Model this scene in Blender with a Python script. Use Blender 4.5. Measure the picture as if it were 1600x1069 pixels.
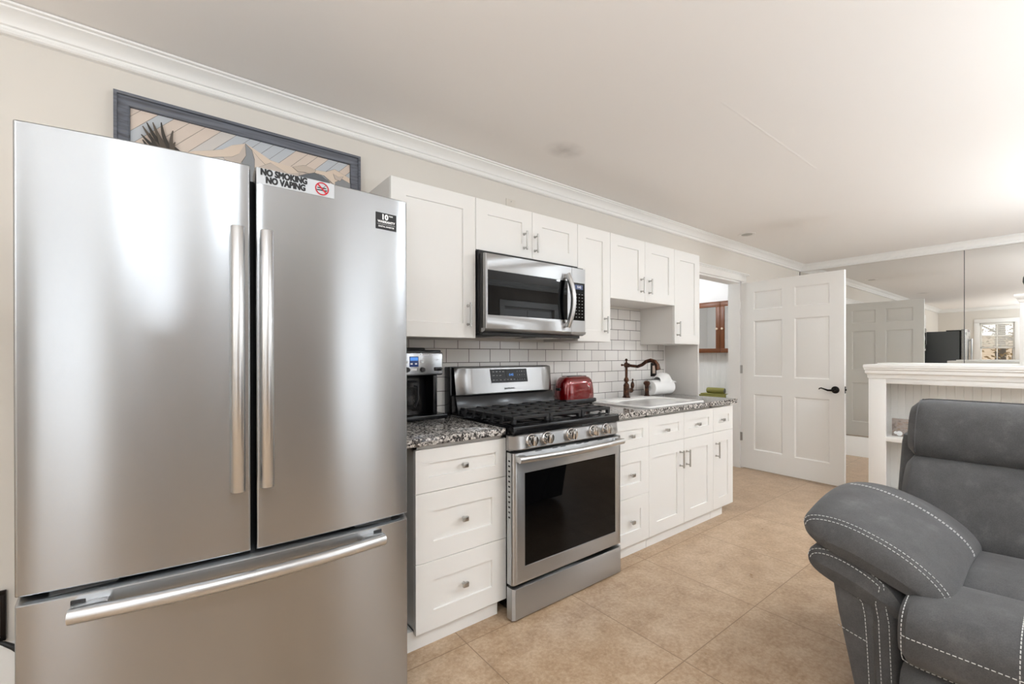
import bpy, bmesh, math, random
from mathutils import Vector, Matrix, Quaternion
random.seed(7)
for o in list(bpy.data.objects): bpy.data.objects.remove(o)
SC = bpy.context.scene
COL = SC.collection
PI = math.pi

# world axes: x runs along the kitchen wall, D is the distance out from that wall (y = -D), z is up
def V(x, D, z): return Vector((x, -D, z))

# ------------------------------------------------------------------ camera, sky, light, exposure
cam_d = bpy.data.cameras.new('camera'); cam = bpy.data.objects.new('camera', cam_d); COL.objects.link(cam)
YAW, PITCH, ROLL, FPX, PX, PY = .6725, -.002, -.0016, 693.9, 814.35, 557.64
cam.location = V(-1.271, 2.336, 1.2408)
_f = Vector((math.sin(YAW) * math.cos(PITCH), math.cos(YAW) * math.cos(PITCH), math.sin(PITCH)))
_r = Vector((math.cos(YAW), -math.sin(YAW), 0)); _u = _r.cross(_f)
_r, _u = _r * math.cos(ROLL) + _u * math.sin(ROLL), _u * math.cos(ROLL) - _r * math.sin(ROLL)
cam.rotation_euler = Matrix((_r, _u, -_f)).transposed().to_euler()
cam_d.sensor_width = 36; cam_d.lens = FPX / 1600 * 36
cam_d.shift_x = -(PX - 800) / 1600; cam_d.shift_y = (PY - 534.5) / 1600
cam_d.clip_start = .02; cam_d.clip_end = 200
SC.camera = cam

world = bpy.data.worlds.new('sky'); SC.world = world; world.use_nodes = True
bg = world.node_tree.nodes['Background']
bg.inputs[0].default_value = (.94, .97, 1.0, 1); bg.inputs[1].default_value = 2.0

SC.view_settings.view_transform = 'Standard'; SC.view_settings.look = 'None'
SC.view_settings.gamma = 1; SC.view_settings.use_curve_mapping = False
SC.view_settings.exposure = 0.62

def portal(loc, rot, sx, sy):                      # guides sky light through a window opening
    l = bpy.data.lights.new('window_daylight', 'AREA'); l.shape = 'RECTANGLE'; l.size = sx; l.size_y = sy
    l.cycles.is_portal = True
    o = bpy.data.objects.new('window_daylight', l); COL.objects.link(o); o.location = loc; o.rotation_euler = rot
def lamp(name, loc, power, size, color=(1, .93, .84)):
    l = bpy.data.lights.new(name, 'AREA'); l.shape = 'DISK'; l.size = size; l.energy = power; l.color = color
    o = bpy.data.objects.new(name, l); COL.objects.link(o); o.location = loc
LEFTX, FRONTD, RIGHTX, CEIL = -4.04, 4.3, 5.375, 2.4447
# windows in the wall behind the camera: (x0, x1, z0, z1); and the one in the far left wall: (D0, D1, z0, z1)
FWIN = [(-3.3, -2.6, .06, 2.06), (.30, .98, .35, 2.05), (3.0, 4.1, .75, 2.05)]
LWIN = (.775, 1.37, .80, 2.05)
for a, b, c, d in FWIN: portal(V((a + b) / 2, FRONTD - .02, (c + d) / 2), (PI / 2, 0, 0), b - a, d - c)
portal(V(LEFTX + .02, (LWIN[0] + LWIN[1]) / 2, (LWIN[2] + LWIN[3]) / 2), (PI / 2, 0, -PI / 2), LWIN[1] - LWIN[0], LWIN[3] - LWIN[2])
def globe(name, loc, power, rad, color=(1, .97, .93)):
    l = bpy.data.lights.new(name, 'POINT'); l.shadow_soft_size = rad; l.energy = power; l.color = color
    o = bpy.data.objects.new(name, l); COL.objects.link(o); o.location = loc
LCOL = (.845, .925, 1.0)
ADDED_LAMPS = [(-3.0, 2.6), (-1.2, 2.6), (.6, 2.6), (2.4, 2.6), (4.2, 2.6), (-2.1, 3.6), (1.5, 3.6), (3.6, 3.6)]     # added downlights out of view, there to brighten floor, door and cabinets
for x, D in ADDED_LAMPS:
    l = bpy.data.lights.new('added_downlight_glow', 'AREA'); l.shape = 'DISK'; l.size = .13; l.energy = 10 if x > 2 else 5; l.color = LCOL
    o = bpy.data.objects.new('added_downlight_glow', l); COL.objects.link(o); o.location = V(x, D, CEIL - .012)
ADDED_TORCH = [(-3.2, 2.6, 26), (-1.7, 3.0, 29), (1.2, 3.6, 28), (3.5, 3.4, 29)]                     # added unseen floor lamps throwing light up at the ceiling
TZ = 1.1
for x, D, p in ADDED_TORCH:
    l = bpy.data.lights.new('added_torchiere_glow', 'AREA'); l.shape = 'DISK'; l.size = .3; l.energy = p; l.color = LCOL
    o = bpy.data.objects.new('added_torchiere_glow', l); COL.objects.link(o); o.location = V(x, D, TZ + .12); o.rotation_euler = (PI, 0, 0)
l = bpy.data.lights.new('bathroom_fill_glow', 'POINT'); l.shadow_soft_size = .12; l.energy = 13; l.color = LCOL  # added light without a fixture, brightens the bathroom
o = bpy.data.objects.new('bathroom_fill_glow', l); COL.objects.link(o); o.location = V(3.55, -.9, 2.1)

# ------------------------------------------------------------------ materials
def mat(name, color, rough=.5, metal=0., spec=.5, **k):
    m = bpy.data.materials.new(name); m.use_nodes = True
    b = m.node_tree.nodes['Principled BSDF']
    b.inputs['Base Color'].default_value = (*color, 1); b.inputs['Roughness'].default_value = rough
    b.inputs['Metallic'].default_value = metal; b.inputs['Specular IOR Level'].default_value = spec
    for kk, v in k.items(): b.inputs[kk.replace('_', ' ')].default_value = v
    return m
def srgb(r, g, b):
    f = lambda c: (c / 255 / 12.92) if c <= 10 else ((c / 255 + .055) / 1.055) ** 2.4
    return (f(r), f(g), f(b))
class NT:
    def __init__(s, m): s.t = m.node_tree; s.b = s.t.nodes['Principled BSDF']
    def n(s, kind, **k):
        x = s.t.nodes.new(kind)
        for a, v in k.items():
            if a in x.inputs: x.inputs[a].default_value = v
            else: setattr(x, a, v)
        return x
    def l(s, a, b): s.t.links.new(a, b)
    def obj(s, scale=(1, 1, 1)):
        t = s.n('ShaderNodeTexCoord'); mp = s.n('ShaderNodeMapping'); mp.inputs['Scale'].default_value = scale
        s.l(t.outputs['Object'], mp.inputs['Vector']); return mp.outputs['Vector']
    def noise(s, vec, scale, detail=4, rough=.55):
        x = s.n('ShaderNodeTexNoise'); x.inputs['Scale'].default_value = scale; x.inputs['Detail'].default_value = detail
        x.inputs['Roughness'].default_value = rough; s.l(vec, x.inputs['Vector']); return x.outputs['Fac']
    def ramp(s, fac, stops, interp='LINEAR'):
        r = s.n('ShaderNodeValToRGB'); r.color_ramp.interpolation = interp
        while len(r.color_ramp.elements) < len(stops): r.color_ramp.elements.new(.5)
        for e, (p, c) in zip(r.color_ramp.elements, stops): e.position = p; e.color = (*c, 1)
        s.l(fac, r.inputs['Fac']); return r.outputs['Color']
    def mix(s, fac, a, b, mode='MIX'):
        x = s.n('ShaderNodeMix', data_type='RGBA', blend_type=mode)
        for i, v in ((0, fac), (6, a), (7, b)):
            if hasattr(v, 'links'): s.l(v, x.inputs[i])
            else: x.inputs[i].default_value = v if i == 0 else (*v, 1)
        return x.outputs[2]
    def bump(s, h, strength, dist=.002):
        x = s.n('ShaderNodeBump'); x.inputs['Strength'].default_value = strength; x.inputs['Distance'].default_value = dist
        s.l(h, x.inputs['Height']); s.l(x.outputs['Normal'], s.b.inputs['Normal'])

M = {}
M['wall'] = mat('wall_paint', srgb(228, 222, 213), .85)
M['ceiling'] = mat('ceiling_paint', srgb(246, 241, 236), .9)
M['trim'] = mat('trim_paint', srgb(246, 244, 240), .4)
M['cab'] = mat('cabinet_paint', srgb(240, 238, 234), .42)
M['cabside'] = mat('cabinet_carcass', srgb(228, 224, 219), .5)
M['door'] = mat('door_paint', srgb(246, 244, 240), .42)
M['white'] = mat('white_ceramic', srgb(244, 243, 240), .12)
M['black'] = mat('black_enamel', (.005, .005, .006), .2, spec=.35)
M['blackmatte'] = mat('black_plastic', (.012, .012, .013), .4)
M['darkglass'] = mat('dark_glass', (.0015, .0015, .0018), .02, spec=.22)
M['iron'] = mat('cast_iron', (.02, .02, .021), .5)
M['nickel'] = mat('brushed_nickel', (.5, .49, .47), .28, 1)
M['chrome'] = mat('polished_steel', (.72, .71, .70), .12, 1)
M['bronze'] = mat('oil_rubbed_bronze', (.010, .008, .007), .35, .6)
M['darkgrey'] = mat('dark_grey_shell', srgb(78, 80, 80), .45)
M['mirror'] = mat('mirror_silver', (.80, .80, .785), .0, 1)
M['paper'] = mat('paper_towel', srgb(246, 245, 243), .95)
M['thread'] = mat('pale_thread', srgb(205, 205, 203), .8)
M['inkblack'] = mat('black_print', (.006, .006, .007), .5)
M['inkwhite'] = mat('white_print', srgb(240, 240, 240), .5)
M['inkred'] = mat('red_print', srgb(190, 30, 45), .5)
M['inkgrey'] = mat('grey_print', srgb(150, 150, 150), .5)
M['label'] = mat('white_vinyl', srgb(196, 199, 202), .5)
M['gap_shade'] = mat('gap_black', (.004, .004, .004), .7)  # near-black stands in for the shade inside slots and door gaps
M['lens'] = mat('frosted_lens', srgb(225, 222, 216), .4)
M['wood'] = mat('cherry_wood', srgb(112, 62, 26), .45)
M['knobwood'] = mat('pale_knob', srgb(226, 205, 180), .4)
M['green'] = mat('green_towel', srgb(150, 145, 82), .95)
M['toasterred'] = mat('red_enamel', (.19, .0, .002), .14, .3, Coat_Weight=1.0, Coat_Roughness=.03)
M['blind'] = mat('blind_vinyl', srgb(240, 238, 232), .5)
M['glassclear'] = mat('clear_glass', (1, 1, 1), .0, Transmission_Weight=1.0, IOR=1.2)
M['cord'] = mat('black_rubber', (.01, .01, .01), .5)

def emit(name, color, s):
    m = mat(name, (0, 0, 0), .3); b = m.node_tree.nodes['Principled BSDF']
    b.inputs['Emission Color'].default_value = (*color, 1); b.inputs['Emission Strength'].default_value = s; return m
M['display'] = emit('blue_display', (.10, .36, 1.0), .55)
M['screen'] = emit('blue_screen', (.04, .10, .36), .22)
M['lampglow'] = emit('lamp_glow', (1, .93, .84), 6)

def steel(name, col=(.415, .427, .44), rough=.24, aniso=.9, rot=.25, grain=1):
    m = mat(name, col, rough, 1); t = NT(m)
    t.b.inputs['Anisotropic'].default_value = aniso; t.b.inputs['Anisotropic Rotation'].default_value = rot
    tg = t.n('ShaderNodeTangent', direction_type='RADIAL', axis='Z'); t.l(tg.outputs[0], t.b.inputs['Tangent'])
    v = t.obj((3, 3, 900)); n = t.noise(v, 1.0, 3)
    mr = t.n('ShaderNodeMapRange'); mr.inputs['To Min'].default_value = rough - .02; mr.inputs['To Max'].default_value = rough + .03
    t.l(n, mr.inputs['Value']); t.l(mr.outputs[0], t.b.inputs['Roughness'])
    return m
M['steel'] = steel('brushed_steel')
M['steeldoor'] = steel('brushed_steel_oven', (.47, .48, .49), .3)
M['steelmw'] = steel('brushed_steel_trim', (.42, .42, .42), .33)
M['handle'] = steel('satin_handle', (.62, .625, .63), .3, .3)

def wall_variation(m, a, scale=2.5):
    t = NT(m); base = t.b.inputs['Base Color'].default_value[:3]
    c = t.mix(t.noise(t.obj(), scale, 3), [x * (1 - a) for x in base], [min(1, x * (1 + a)) for x in base]); t.l(c, t.b.inputs['Base Color'])
wall_variation(M['wall'], .02)
t = NT(M['ceiling'])                               # faint smudge above the microwave
g = t.n('ShaderNodeTexGradient', gradient_type='SPHERICAL'); tc = t.n('ShaderNodeTexCoord'); mp = t.n('ShaderNodeMapping')
mp.vector_type = 'TEXTURE'; mp.inputs['Location'].default_value = (.55, -.46, CEIL); mp.inputs['Scale'].default_value = (.14, .11, .5)
t.l(tc.outputs['Object'], mp.inputs['Vector']); t.l(mp.outputs['Vector'], g.inputs['Vector'])
nz = t.noise(t.obj(), 14, 4); mu = t.n('ShaderNodeMath', operation='MULTIPLY'); t.l(g.outputs['Fac'], mu.inputs[0]); t.l(nz, mu.inputs[1])
mu2 = t.n('ShaderNodeMath', operation='MULTIPLY'); t.l(mu.outputs[0], mu2.inputs[0]); mu2.inputs[1].default_value = .8
t.l(t.mix(mu2.outputs[0], srgb(246, 241, 236), srgb(160, 152, 144)), t.b.inputs['Base Color'])

def tile_mat():                                    # white subway tiles with dark joints
    m = mat('subway_tile', (.8, .79, .77), .16); t = NT(m)
    tc = t.n('ShaderNodeTexCoord'); sx = t.n('ShaderNodeSeparateXYZ'); cx = t.n('ShaderNodeCombineXYZ')
    t.l(tc.outputs['Object'], sx.inputs[0])
    ax = t.n('ShaderNodeMath', operation='ADD'); ax.inputs[1].default_value = -1.587 + 40 * .157
    az = t.n('ShaderNodeMath', operation='ADD'); az.inputs[1].default_value = -.951 + 40 * .0834
    t.l(sx.outputs['X'], ax.inputs[0]); t.l(sx.outputs['Z'], az.inputs[0]); t.l(ax.outputs[0], cx.inputs['X']); t.l(az.outputs[0], cx.inputs['Y'])
    b = t.n('ShaderNodeTexBrick', offset=.5, offset_frequency=2); t.l(cx.outputs[0], b.inputs['Vector'])
    for k, v in {'Scale': 1., 'Brick Width': .157, 'Row Height': .0834, 'Mortar Size': .0021, 'Mortar Smooth': .2, 'Bias': 0.}.items(): b.inputs[k].default_value = v
    b.inputs['Color1'].default_value = (*srgb(233, 230, 226), 1); b.inputs['Color2'].default_value = (*srgb(227, 223, 219), 1)
    b.inputs['Mortar'].default_value = (*srgb(92, 86, 82), 1)
    t.l(b.outputs['Color'], t.b.inputs['Base Color'])
    iv = t.n('ShaderNodeMath', operation='SUBTRACT'); iv.inputs[0].default_value = 1; t.l(b.outputs['Fac'], iv.inputs[1])
    nw = t.noise(t.obj(), 18, 2); ad = t.n('ShaderNodeMath', operation='MULTIPLY_ADD'); ad.inputs[1].default_value = .25
    t.l(nw, ad.inputs[0]); t.l(iv.outputs[0], ad.inputs[2]); t.bump(ad.outputs[0], .35, .003)
    rr = t.n('ShaderNodeMapRange'); rr.inputs['To Min'].default_value = .14; rr.inputs['To Max'].default_value = .8
    t.l(b.outputs['Fac'], rr.inputs['Value']); t.l(rr.outputs[0], t.b.inputs['Roughness'])
    return m
M['tile'] = tile_mat()

def floor_mat():                                   # large travertine tiles, thin joints
    m = mat('travertine', (.4, .3, .2), .3); t = NT(m)
    tc = t.n('ShaderNodeTexCoord'); mp = t.n('ShaderNodeMapping'); mp.inputs['Location'].default_value = (-1.0 + 20 * .632, .69 + 20 * .648, 0)
    t.l(tc.outputs['Object'], mp.inputs['Vector'])
    b = t.n('ShaderNodeTexBrick', offset=0, offset_frequency=2); t.l(mp.outputs['Vector'], b.inputs['Vector'])
    for k, v in {'Scale': 1., 'Brick Width': .632, 'Row Height': .648, 'Mortar Size': .0022, 'Mortar Smooth': .1, 'Bias': 0.}.items(): b.inputs[k].default_value = v
    b.inputs['Color1'].default_value = (0, 0, 0, 1); b.inputs['Color2'].default_value = (1, 1, 1, 1); b.inputs['Mortar'].default_value = (.5, .5, .5, 1)
    v = t.obj(); n1 = t.noise(v, 2.2, 8, .62); n2 = t.noise(v, 9, 9, .7); n3 = t.noise(v, 60, 5, .7)
    c1 = t.ramp(n1, [(.32, srgb(150, 121, 94)), (.5, srgb(182, 154, 125)), (.68, srgb(212, 190, 164))])
    c2 = t.ramp(n2, [(.38, srgb(136, 107, 80)), (.5, srgb(186, 159, 131)), (.62, srgb(222, 202, 178))])
    c3 = t.ramp(n3, [(.36, srgb(120, 92, 68)), (.5, srgb(188, 161, 133)), (.66, srgb(232, 214, 190))])
    c = t.mix(.55, c1, c2); c = t.mix(.35, c, c3)
    tone = t.mix(b.outputs['Color'], srgb(168, 136, 102), srgb(190, 160, 126)); c = t.mix(.36, c, tone)
    c = t.mix(b.outputs['Fac'], c, srgb(140, 113, 87)); t.l(c, t.b.inputs['Base Color'])
    rr = t.n('ShaderNodeMapRange'); rr.inputs['To Min'].default_value = .2; rr.inputs['To Max'].default_value = .42
    t.l(n2, rr.inputs['Value']); t.l(rr.outputs[0], t.b.inputs['Roughness'])
    return m
M['floor'] = floor_mat()

def granite_mat():
    m = mat('granite', (.4, .4, .38), .07); t = NT(m); v = t.obj()
    w = t.n('ShaderNodeTexNoise'); w.inputs['Scale'].default_value = 60; t.l(v, w.inputs['Vector'])
    vv = t.n('ShaderNodeMix', data_type='VECTOR'); vv.inputs[0].default_value = .012; t.l(v, vv.inputs[4]); t.l(w.outputs['Color'], vv.inputs[5])
    vo = t.n('ShaderNodeTexVoronoi', feature='F1'); vo.inputs['Scale'].default_value = 125; t.l(vv.outputs[1], vo.inputs['Vector'])
    sp = t.n('ShaderNodeSeparateColor'); t.l(vo.outputs['Color'], sp.inputs[0])
    c = t.ramp(sp.outputs[0], [(0, srgb(30, 29, 30)), (.24, srgb(120, 115, 111)), (.42, srgb(190, 185, 179)), (.58, srgb(70, 66, 65)), (.70, srgb(222, 217, 211))], 'CONSTANT')
    n = t.noise(v, 220, 3); n = t.ramp(n, [(.45, (0, 0, 0)), (.7, (.7, .7, .7))]); c = t.mix(n, c, srgb(120, 116, 112)); t.l(c, t.b.inputs['Base Color'])
    return m
M['granite'] = granite_mat()

def suede_mat():
    m = mat('grey_suede', srgb(84, 85, 87), .85, Sheen_Weight=.1, Sheen_Roughness=.5); t = NT(m); v = t.obj()
    n1 = t.noise(v, 11, 6, .7); n2 = t.noise(v, 320, 3, .6)
    c = t.ramp(n1, [(.3, srgb(68, 67, 67)), (.55, srgb(84, 83, 83)), (.72, srgb(106, 105, 105))]); c = t.mix(.35, c, t.ramp(n2, [(.3, srgb(56, 55, 56)), (.7, srgb(99, 98, 98))])); t.l(c, t.b.inputs['Base Color'])
    t.bump(n2, .25, .0015)
    return m
M['suede'] = suede_mat()

def frame_mat():
    m = mat('grey_stained_wood', srgb(98, 100, 106), .5); t = NT(m)
    n = t.noise(t.obj((3, 60, 60)), 1.4, 5); t.l(t.ramp(n, [(.3, srgb(78, 78, 82)), (.6, srgb(112, 116, 126)), (.8, srgb(128, 124, 116))]), t.b.inputs['Base Color'])
    return m
M['frame'] = frame_mat()
def copper_mat():
    m = mat('aged_copper', srgb(120, 74, 54), .3, .9); t = NT(m)
    n = t.noise(t.obj(), 38, 3); t.l(t.ramp(n, [(.35, srgb(48, 40, 37)), (.6, srgb(96, 66, 52)), (.75, srgb(150, 96, 72))]), t.b.inputs['Base Color'])
    return m
M['copper'] = copper_mat()
def foliage_mat(name, a, b, sc=6):
    m = mat(name, a, .9); t = NT(m); t.l(t.mix(t.noise(t.obj(), sc, 4), a, b), t.b.inputs['Base Color']); return m
M['leaves'] = foliage_mat('autumn_leaves', (.10, .085, .05), (.42, .30, .17), 3)
M['bark'] = foliage_mat('tree_bark', (.05, .04, .03), (.1, .08, .06))
M['ground'] = foliage_mat('leaf_litter', (.22, .16, .10), (.4, .3, .2), 3)

# ------------------------------------------------------------------ mesh builder
class MB:
    def __init__(s, o=(0, 0, 0)): s.bm = bmesh.new(); s.o = Vector(o)
    def _m(s, faces, m):
        for f in faces: f.material_index = m
    def hexa(s, P, m=0, b=0, seg=2):
        v = [s.bm.verts.new(p) for p in P]
        F = [s.bm.faces.new([v[i] for i in q]) for q in ((0, 1, 2, 3), (7, 6, 5, 4), (0, 4, 5, 1), (1, 5, 6, 2), (2, 6, 7, 3), (3, 7, 4, 0))]
        s._m(F, m)
        if b:
            ed = list({e for f in F for e in f.edges})
            r = bmesh.ops.bevel(s.bm, geom=ed, offset=b, segments=seg, affect='EDGES', profile=.5, clamp_overlap=True)
            s._m(r['faces'], m)
    def box(s, x0, x1, d0, d1, z0, z1, m=0, b=0, seg=2):
        s.hexa([V(x0, d0, z0), V(x1, d0, z0), V(x1, d1, z0), V(x0, d1, z0), V(x0, d0, z1), V(x1, d0, z1), V(x1, d1, z1), V(x0, d1, z1)], m, b, seg)
    def loft(s, secs, m=0, cap=True, closed=True):
        rows = [[s.bm.verts.new(p) for p in sec] for sec in secs]; F = []
        n = len(rows[0])
        for a, b in zip(rows, rows[1:]):
            for i in range(n if closed else n - 1):
                j = (i + 1) % n
                F.append(s.bm.faces.new((a[i], a[j], b[j], b[i])))
        if cap and closed: F.append(s.bm.faces.new(rows[0][::-1])); F.append(s.bm.faces.new(rows[-1]))
        s._m(F, m)
    def tube(s, pts, r, seg=10, m=0, cap=True, flat=1.0, up=None):
        pts = [Vector(p) for p in pts]; n = len(pts); rr = r if isinstance(r, (list, tuple)) else [r] * n
        T = [(pts[min(i + 1, n - 1)] - pts[max(i - 1, 0)]).normalized() for i in range(n)]
        ref = Vector(up) if up else (Vector((0, 0, 1)) if abs(T[0].z) < .9 else Vector((1, 0, 0)))
        N = (ref - T[0] * ref.dot(T[0])).normalized(); secs = []
        for i in range(n):
            if i: N = T[i - 1].rotation_difference(T[i]) @ N
            N = (N - T[i] * N.dot(T[i])).normalized(); B = T[i].cross(N)
            secs.append([pts[i] + (N * math.cos(a) + B * math.sin(a) * flat) * rr[i] for a in [2 * PI * k / seg for k in range(seg)]])
        s.loft(secs, m, cap)
    def cyl(s, a, b, r, seg=16, m=0, r2=None): s.tube([a, b], [r, r if r2 is None else r2], seg, m)
    def lathe(s, c, prof, axis=(0, 0, 1), seg=20, m=0, cap=True):
        A = Vector(axis).normalized(); ref = Vector((1, 0, 0)) if abs(A.x) < .9 else Vector((0, 1, 0))
        N = (ref - A * ref.dot(A)).normalized(); B = A.cross(N); c = Vector(c)
        s.loft([[c + A * h + (N * math.cos(a) + B * math.sin(a)) * max(r, 1e-5) for a in [2 * PI * k / seg for k in range(seg)]] for r, h in prof], m, cap)
    def prism(s, poly, vec, m=0):
        a = [Vector(p) for p in poly]; s.loft([a, [p + Vector(vec) for p in a]], m)
    def face(s, poly, m=0): s._m([s.bm.faces.new([s.bm.verts.new(p) for p in poly])], m)
    def paneled(s, O, U, W, N, w, h, t, panels, rings, m=0, back=False, edge=.0015):
        # slab w x h x t; each panel (u0,u1,v0,v1) is sunk or raised by rings [(inset, depth)]
        O, U, W, N = map(Vector, (O, U, W, N)); P = lambda u, v, d: O + U * u + W * v + N * d
        for sgn in ((1, -1) if back else (1,)):
            base = 0 if sgn == 1 else -t
            us = sorted({edge, w - edge, *[p[i] for p in panels for i in (0, 1)]}); vs = sorted({edge, h - edge, *[p[i] for p in panels for i in (2, 3)]})
            F = []
            for ua, ub in zip(us, us[1:]):
                for va, vb in zip(vs, vs[1:]):
                    cu, cv = (ua + ub) / 2, (va + vb) / 2
                    if any(p[0] < cu < p[1] and p[2] < cv < p[3] for p in panels): continue
                    F.append(s.bm.faces.new([s.bm.verts.new(P(*q, base)) for q in ((ua, va), (ub, va), (ub, vb), (ua, vb))]))
            for u0, u1, v0, v1 in panels:
                secs = []
                for ins, dep in [(0, 0)] + rings:
                    secs.append([P(u, v, base + dep * sgn) for u, v in ((u0 + ins, v0 + ins), (u1 - ins, v0 + ins), (u1 - ins, v1 - ins), (u0 + ins, v1 - ins))])
                rows = [[s.bm.verts.new(p) for p in q] for q in secs]
                for a, b in zip(rows, rows[1:]):
                    for i in range(4): F.append(s.bm.faces.new((a[i], a[(i + 1) % 4], b[(i + 1) % 4], b[i])))
                F.append(s.bm.faces.new(rows[-1]))
            s._m(F, m)
        R = lambda e, d: [P(e, e, d), P(w - e, e, d), P(w - e, h - e, d), P(e, h - e, d)]
        if back: s.loft([R(edge, 0), R(0, -edge), R(0, -t + edge), R(edge, -t)], m, cap=False)
        else:
            s.loft([R(edge, 0), R(0, -edge), R(0, -t)], m, cap=False); s.face(R(0, -t)[::-1], m)
    def text(s, body, O, U, W, size, m=0, align='CENTER', bold=0., xs=1., depth=.0004):
        c = bpy.data.curves.new('lettering', 'FONT'); c.body = body; c.size = size; c.align_x = align; c.align_y = 'CENTER'; 
        c.resolution_u = 3
        o = bpy.data.objects.new('lettering', c); COL.objects.link(o); bpy.context.view_layer.update()
        me = bpy.data.meshes.new_from_object(o.evaluated_get(bpy.context.evaluated_depsgraph_get()))
        O, U, W = Vector(O), Vector(U), Vector(W); N = U.cross(W)
        F = []; k = bold * size
        for j, (dx, dy) in enumerate([(0, 0)] + ([(k, 0), (-k, 0), (0, k), (0, -k), (k * .7, k * .7), (-k * .7, k * .7), (k * .7, -k * .7), (-k * .7, -k * .7)] if k else [])):
            vs = [s.bm.verts.new(O + U * (v.co.x * xs + dx) + W * (v.co.y + dy) + N * (depth + j * 1.2e-5)) for v in me.vertices]
            for p in me.polygons: F.append(s.bm.faces.new([vs[i] for i in p.vertices]))
        s._m(F, m)
        bpy.data.objects.remove(o); bpy.data.curves.remove(c); bpy.data.meshes.remove(me)
    def build(s, name, mats, parent=None, angle=38, recalc=True, mesh_only=False):
        bmesh.ops.remove_doubles(s.bm, verts=s.bm.verts, dist=1e-5)
        if recalc: bmesh.ops.recalc_face_normals(s.bm, faces=s.bm.faces)
        for v in s.bm.verts: v.co -= s.o
        me = bpy.data.meshes.new(name); s.bm.to_mesh(me); s.bm.free()
        for x in (mats if isinstance(mats, (list, tuple)) else [mats]): me.materials.append(M[x] if isinstance(x, str) else x)
        me.polygons.foreach_set('use_smooth', [True] * len(me.polygons)); me.set_sharp_from_angle(angle=math.radians(angle))
        o = bpy.data.objects.new(name, me); COL.objects.link(o)
        if parent: o.parent = parent
        elif s.o.length: o.location = s.o
        return o

def thing(name, label, cat, loc=(0, 0, 0), group=None):
    o = bpy.data.objects.new(name, None); COL.objects.link(o); o.location = loc; o.empty_display_size = .1
    o['label'] = label; o['category'] = cat
    if group: o['group'] = group
    return o
def tag(o, label, cat, group=None):
    o['label'] = label; o['category'] = cat
    if group: o['group'] = group
    return o
def struct(name, mb, m, parent=None, label=None, cat=None):
    o = mb.build(name, m, parent)
    if not parent: o['kind'] = 'structure'; o['label'] = label or name.replace('_', ' '); o['category'] = cat or name.split('_')[0]
    return o
X, Z, OUT = Vector((1, 0, 0)), Vector((0, 0, 1)), Vector((0, -1, 0))

# ------------------------------------------------------------------ room shell
b = MB(); b.box(LEFTX - .15, RIGHTX + .15, -2.0, FRONTD + .15, -.12, 0); struct('floor', b, 'floor', label='beige travertine tile floor', cat='floor')
b = MB(); b.box(LEFTX - .15, RIGHTX + .15, -2.0, FRONTD + .15, CEIL, CEIL + .1)
b.hexa([V(.79, 1.277, CEIL - .0009), V(2.0, 1.277, CEIL - .0009), V(2.0, 1.283, CEIL - .0009), V(.79, 1.283, CEIL - .0009), V(.79, 1.272, CEIL), V(2.0, 1.272, CEIL), V(2.0, 1.288, CEIL), V(.79, 1.288, CEIL)])
struct('ceiling', b, 'ceiling', label='smooth pale ceiling with a faint taped seam', cat='ceiling')
DX0, DX1, DH = 2.81, 3.69, 2.055
b = MB()
b.box(LEFTX, DX0, -.13, 0, 0, CEIL); b.box(DX1, RIGHTX, -.13, 0, 0, CEIL); b.box(DX0, DX1, -.13, 0, DH, CEIL)
struct('wall_kitchen', b, 'wall', label='beige wall behind the cabinets and refrigerator', cat='wall')
b = MB(); b.box(RIGHTX, RIGHTX + .12, -.13, FRONTD, 0, CEIL); struct('wall_right', b, 'wall', label='wall carrying the big mirror panels', cat='wall')
b = MB(); d0, d1, z0, z1 = LWIN
b.box(LEFTX - .12, LEFTX, -.13, d0, 0, CEIL); b.box(LEFTX - .12, LEFTX, d1, FRONTD, 0, CEIL); b.box(LEFTX - .12, LEFTX, d0, d1, 0, z0); b.box(LEFTX - .12, LEFTX, d0, d1, z1, CEIL)
struct('wall_left', b, 'wall', label='far beige wall with a window, seen in the mirror', cat='wall')
b = MB(); xs = [LEFTX - .12] + [v for w in FWIN for v in w[:2]] + [RIGHTX + .12]
for i in range(0, len(xs), 2): b.box(xs[i], xs[i + 1], FRONTD, FRONTD + .12, 0, CEIL)
for a, c, z0, z1 in FWIN: b.box(a, c, FRONTD, FRONTD + .12, 0, z0); b.box(a, c, FRONTD, FRONTD + .12, z1, CEIL)
struct('wall_front', b, mat('darkened_taupe_paint', srgb(158, 148, 138), .85), label='window wall facing the kitchen', cat='wall')  # unseen wall painted dark to deepen the steel reflections and cut bounce light

# crown moulding: profile (out from wall, z)
CR = [(0, 2.361), (.020, 2.361), (.026, 2.366), (.026, 2.374), (.020, 2.379), (.022, 2.386), (.030, 2.389), (.034, 2.398), (.042, 2.410), (.054, 2.420), (.068, 2.427), (.072, 2.4285), (.074, 2.434), (.086, 2.436), (.089, 2.4425), (0, 2.4425)]
def crown(n, f, vec, label):
    b = MB(); b.prism([f(o, z) for o, z in CR], vec); struct(n, b, 'trim', label=label, cat='crown moulding')
crown('trim_1', lambda o, z: V(LEFTX, o, z), (RIGHTX - LEFTX, 0, 0), 'white crown moulding above the cabinets')
crown('trim_2', lambda o, z: V(RIGHTX - o, 0, z), (0, -FRONTD, 0), 'white crown moulding above the mirror panels')
crown('trim_3', lambda o, z: V(LEFTX + o, 0, z), (0, -FRONTD, 0), 'white crown moulding over the far window wall')
crown('trim_4', lambda o, z: V(LEFTX, FRONTD - o, z), (RIGHTX - LEFTX, 0, 0), 'white crown moulding on the window wall facing the kitchen')
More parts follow.
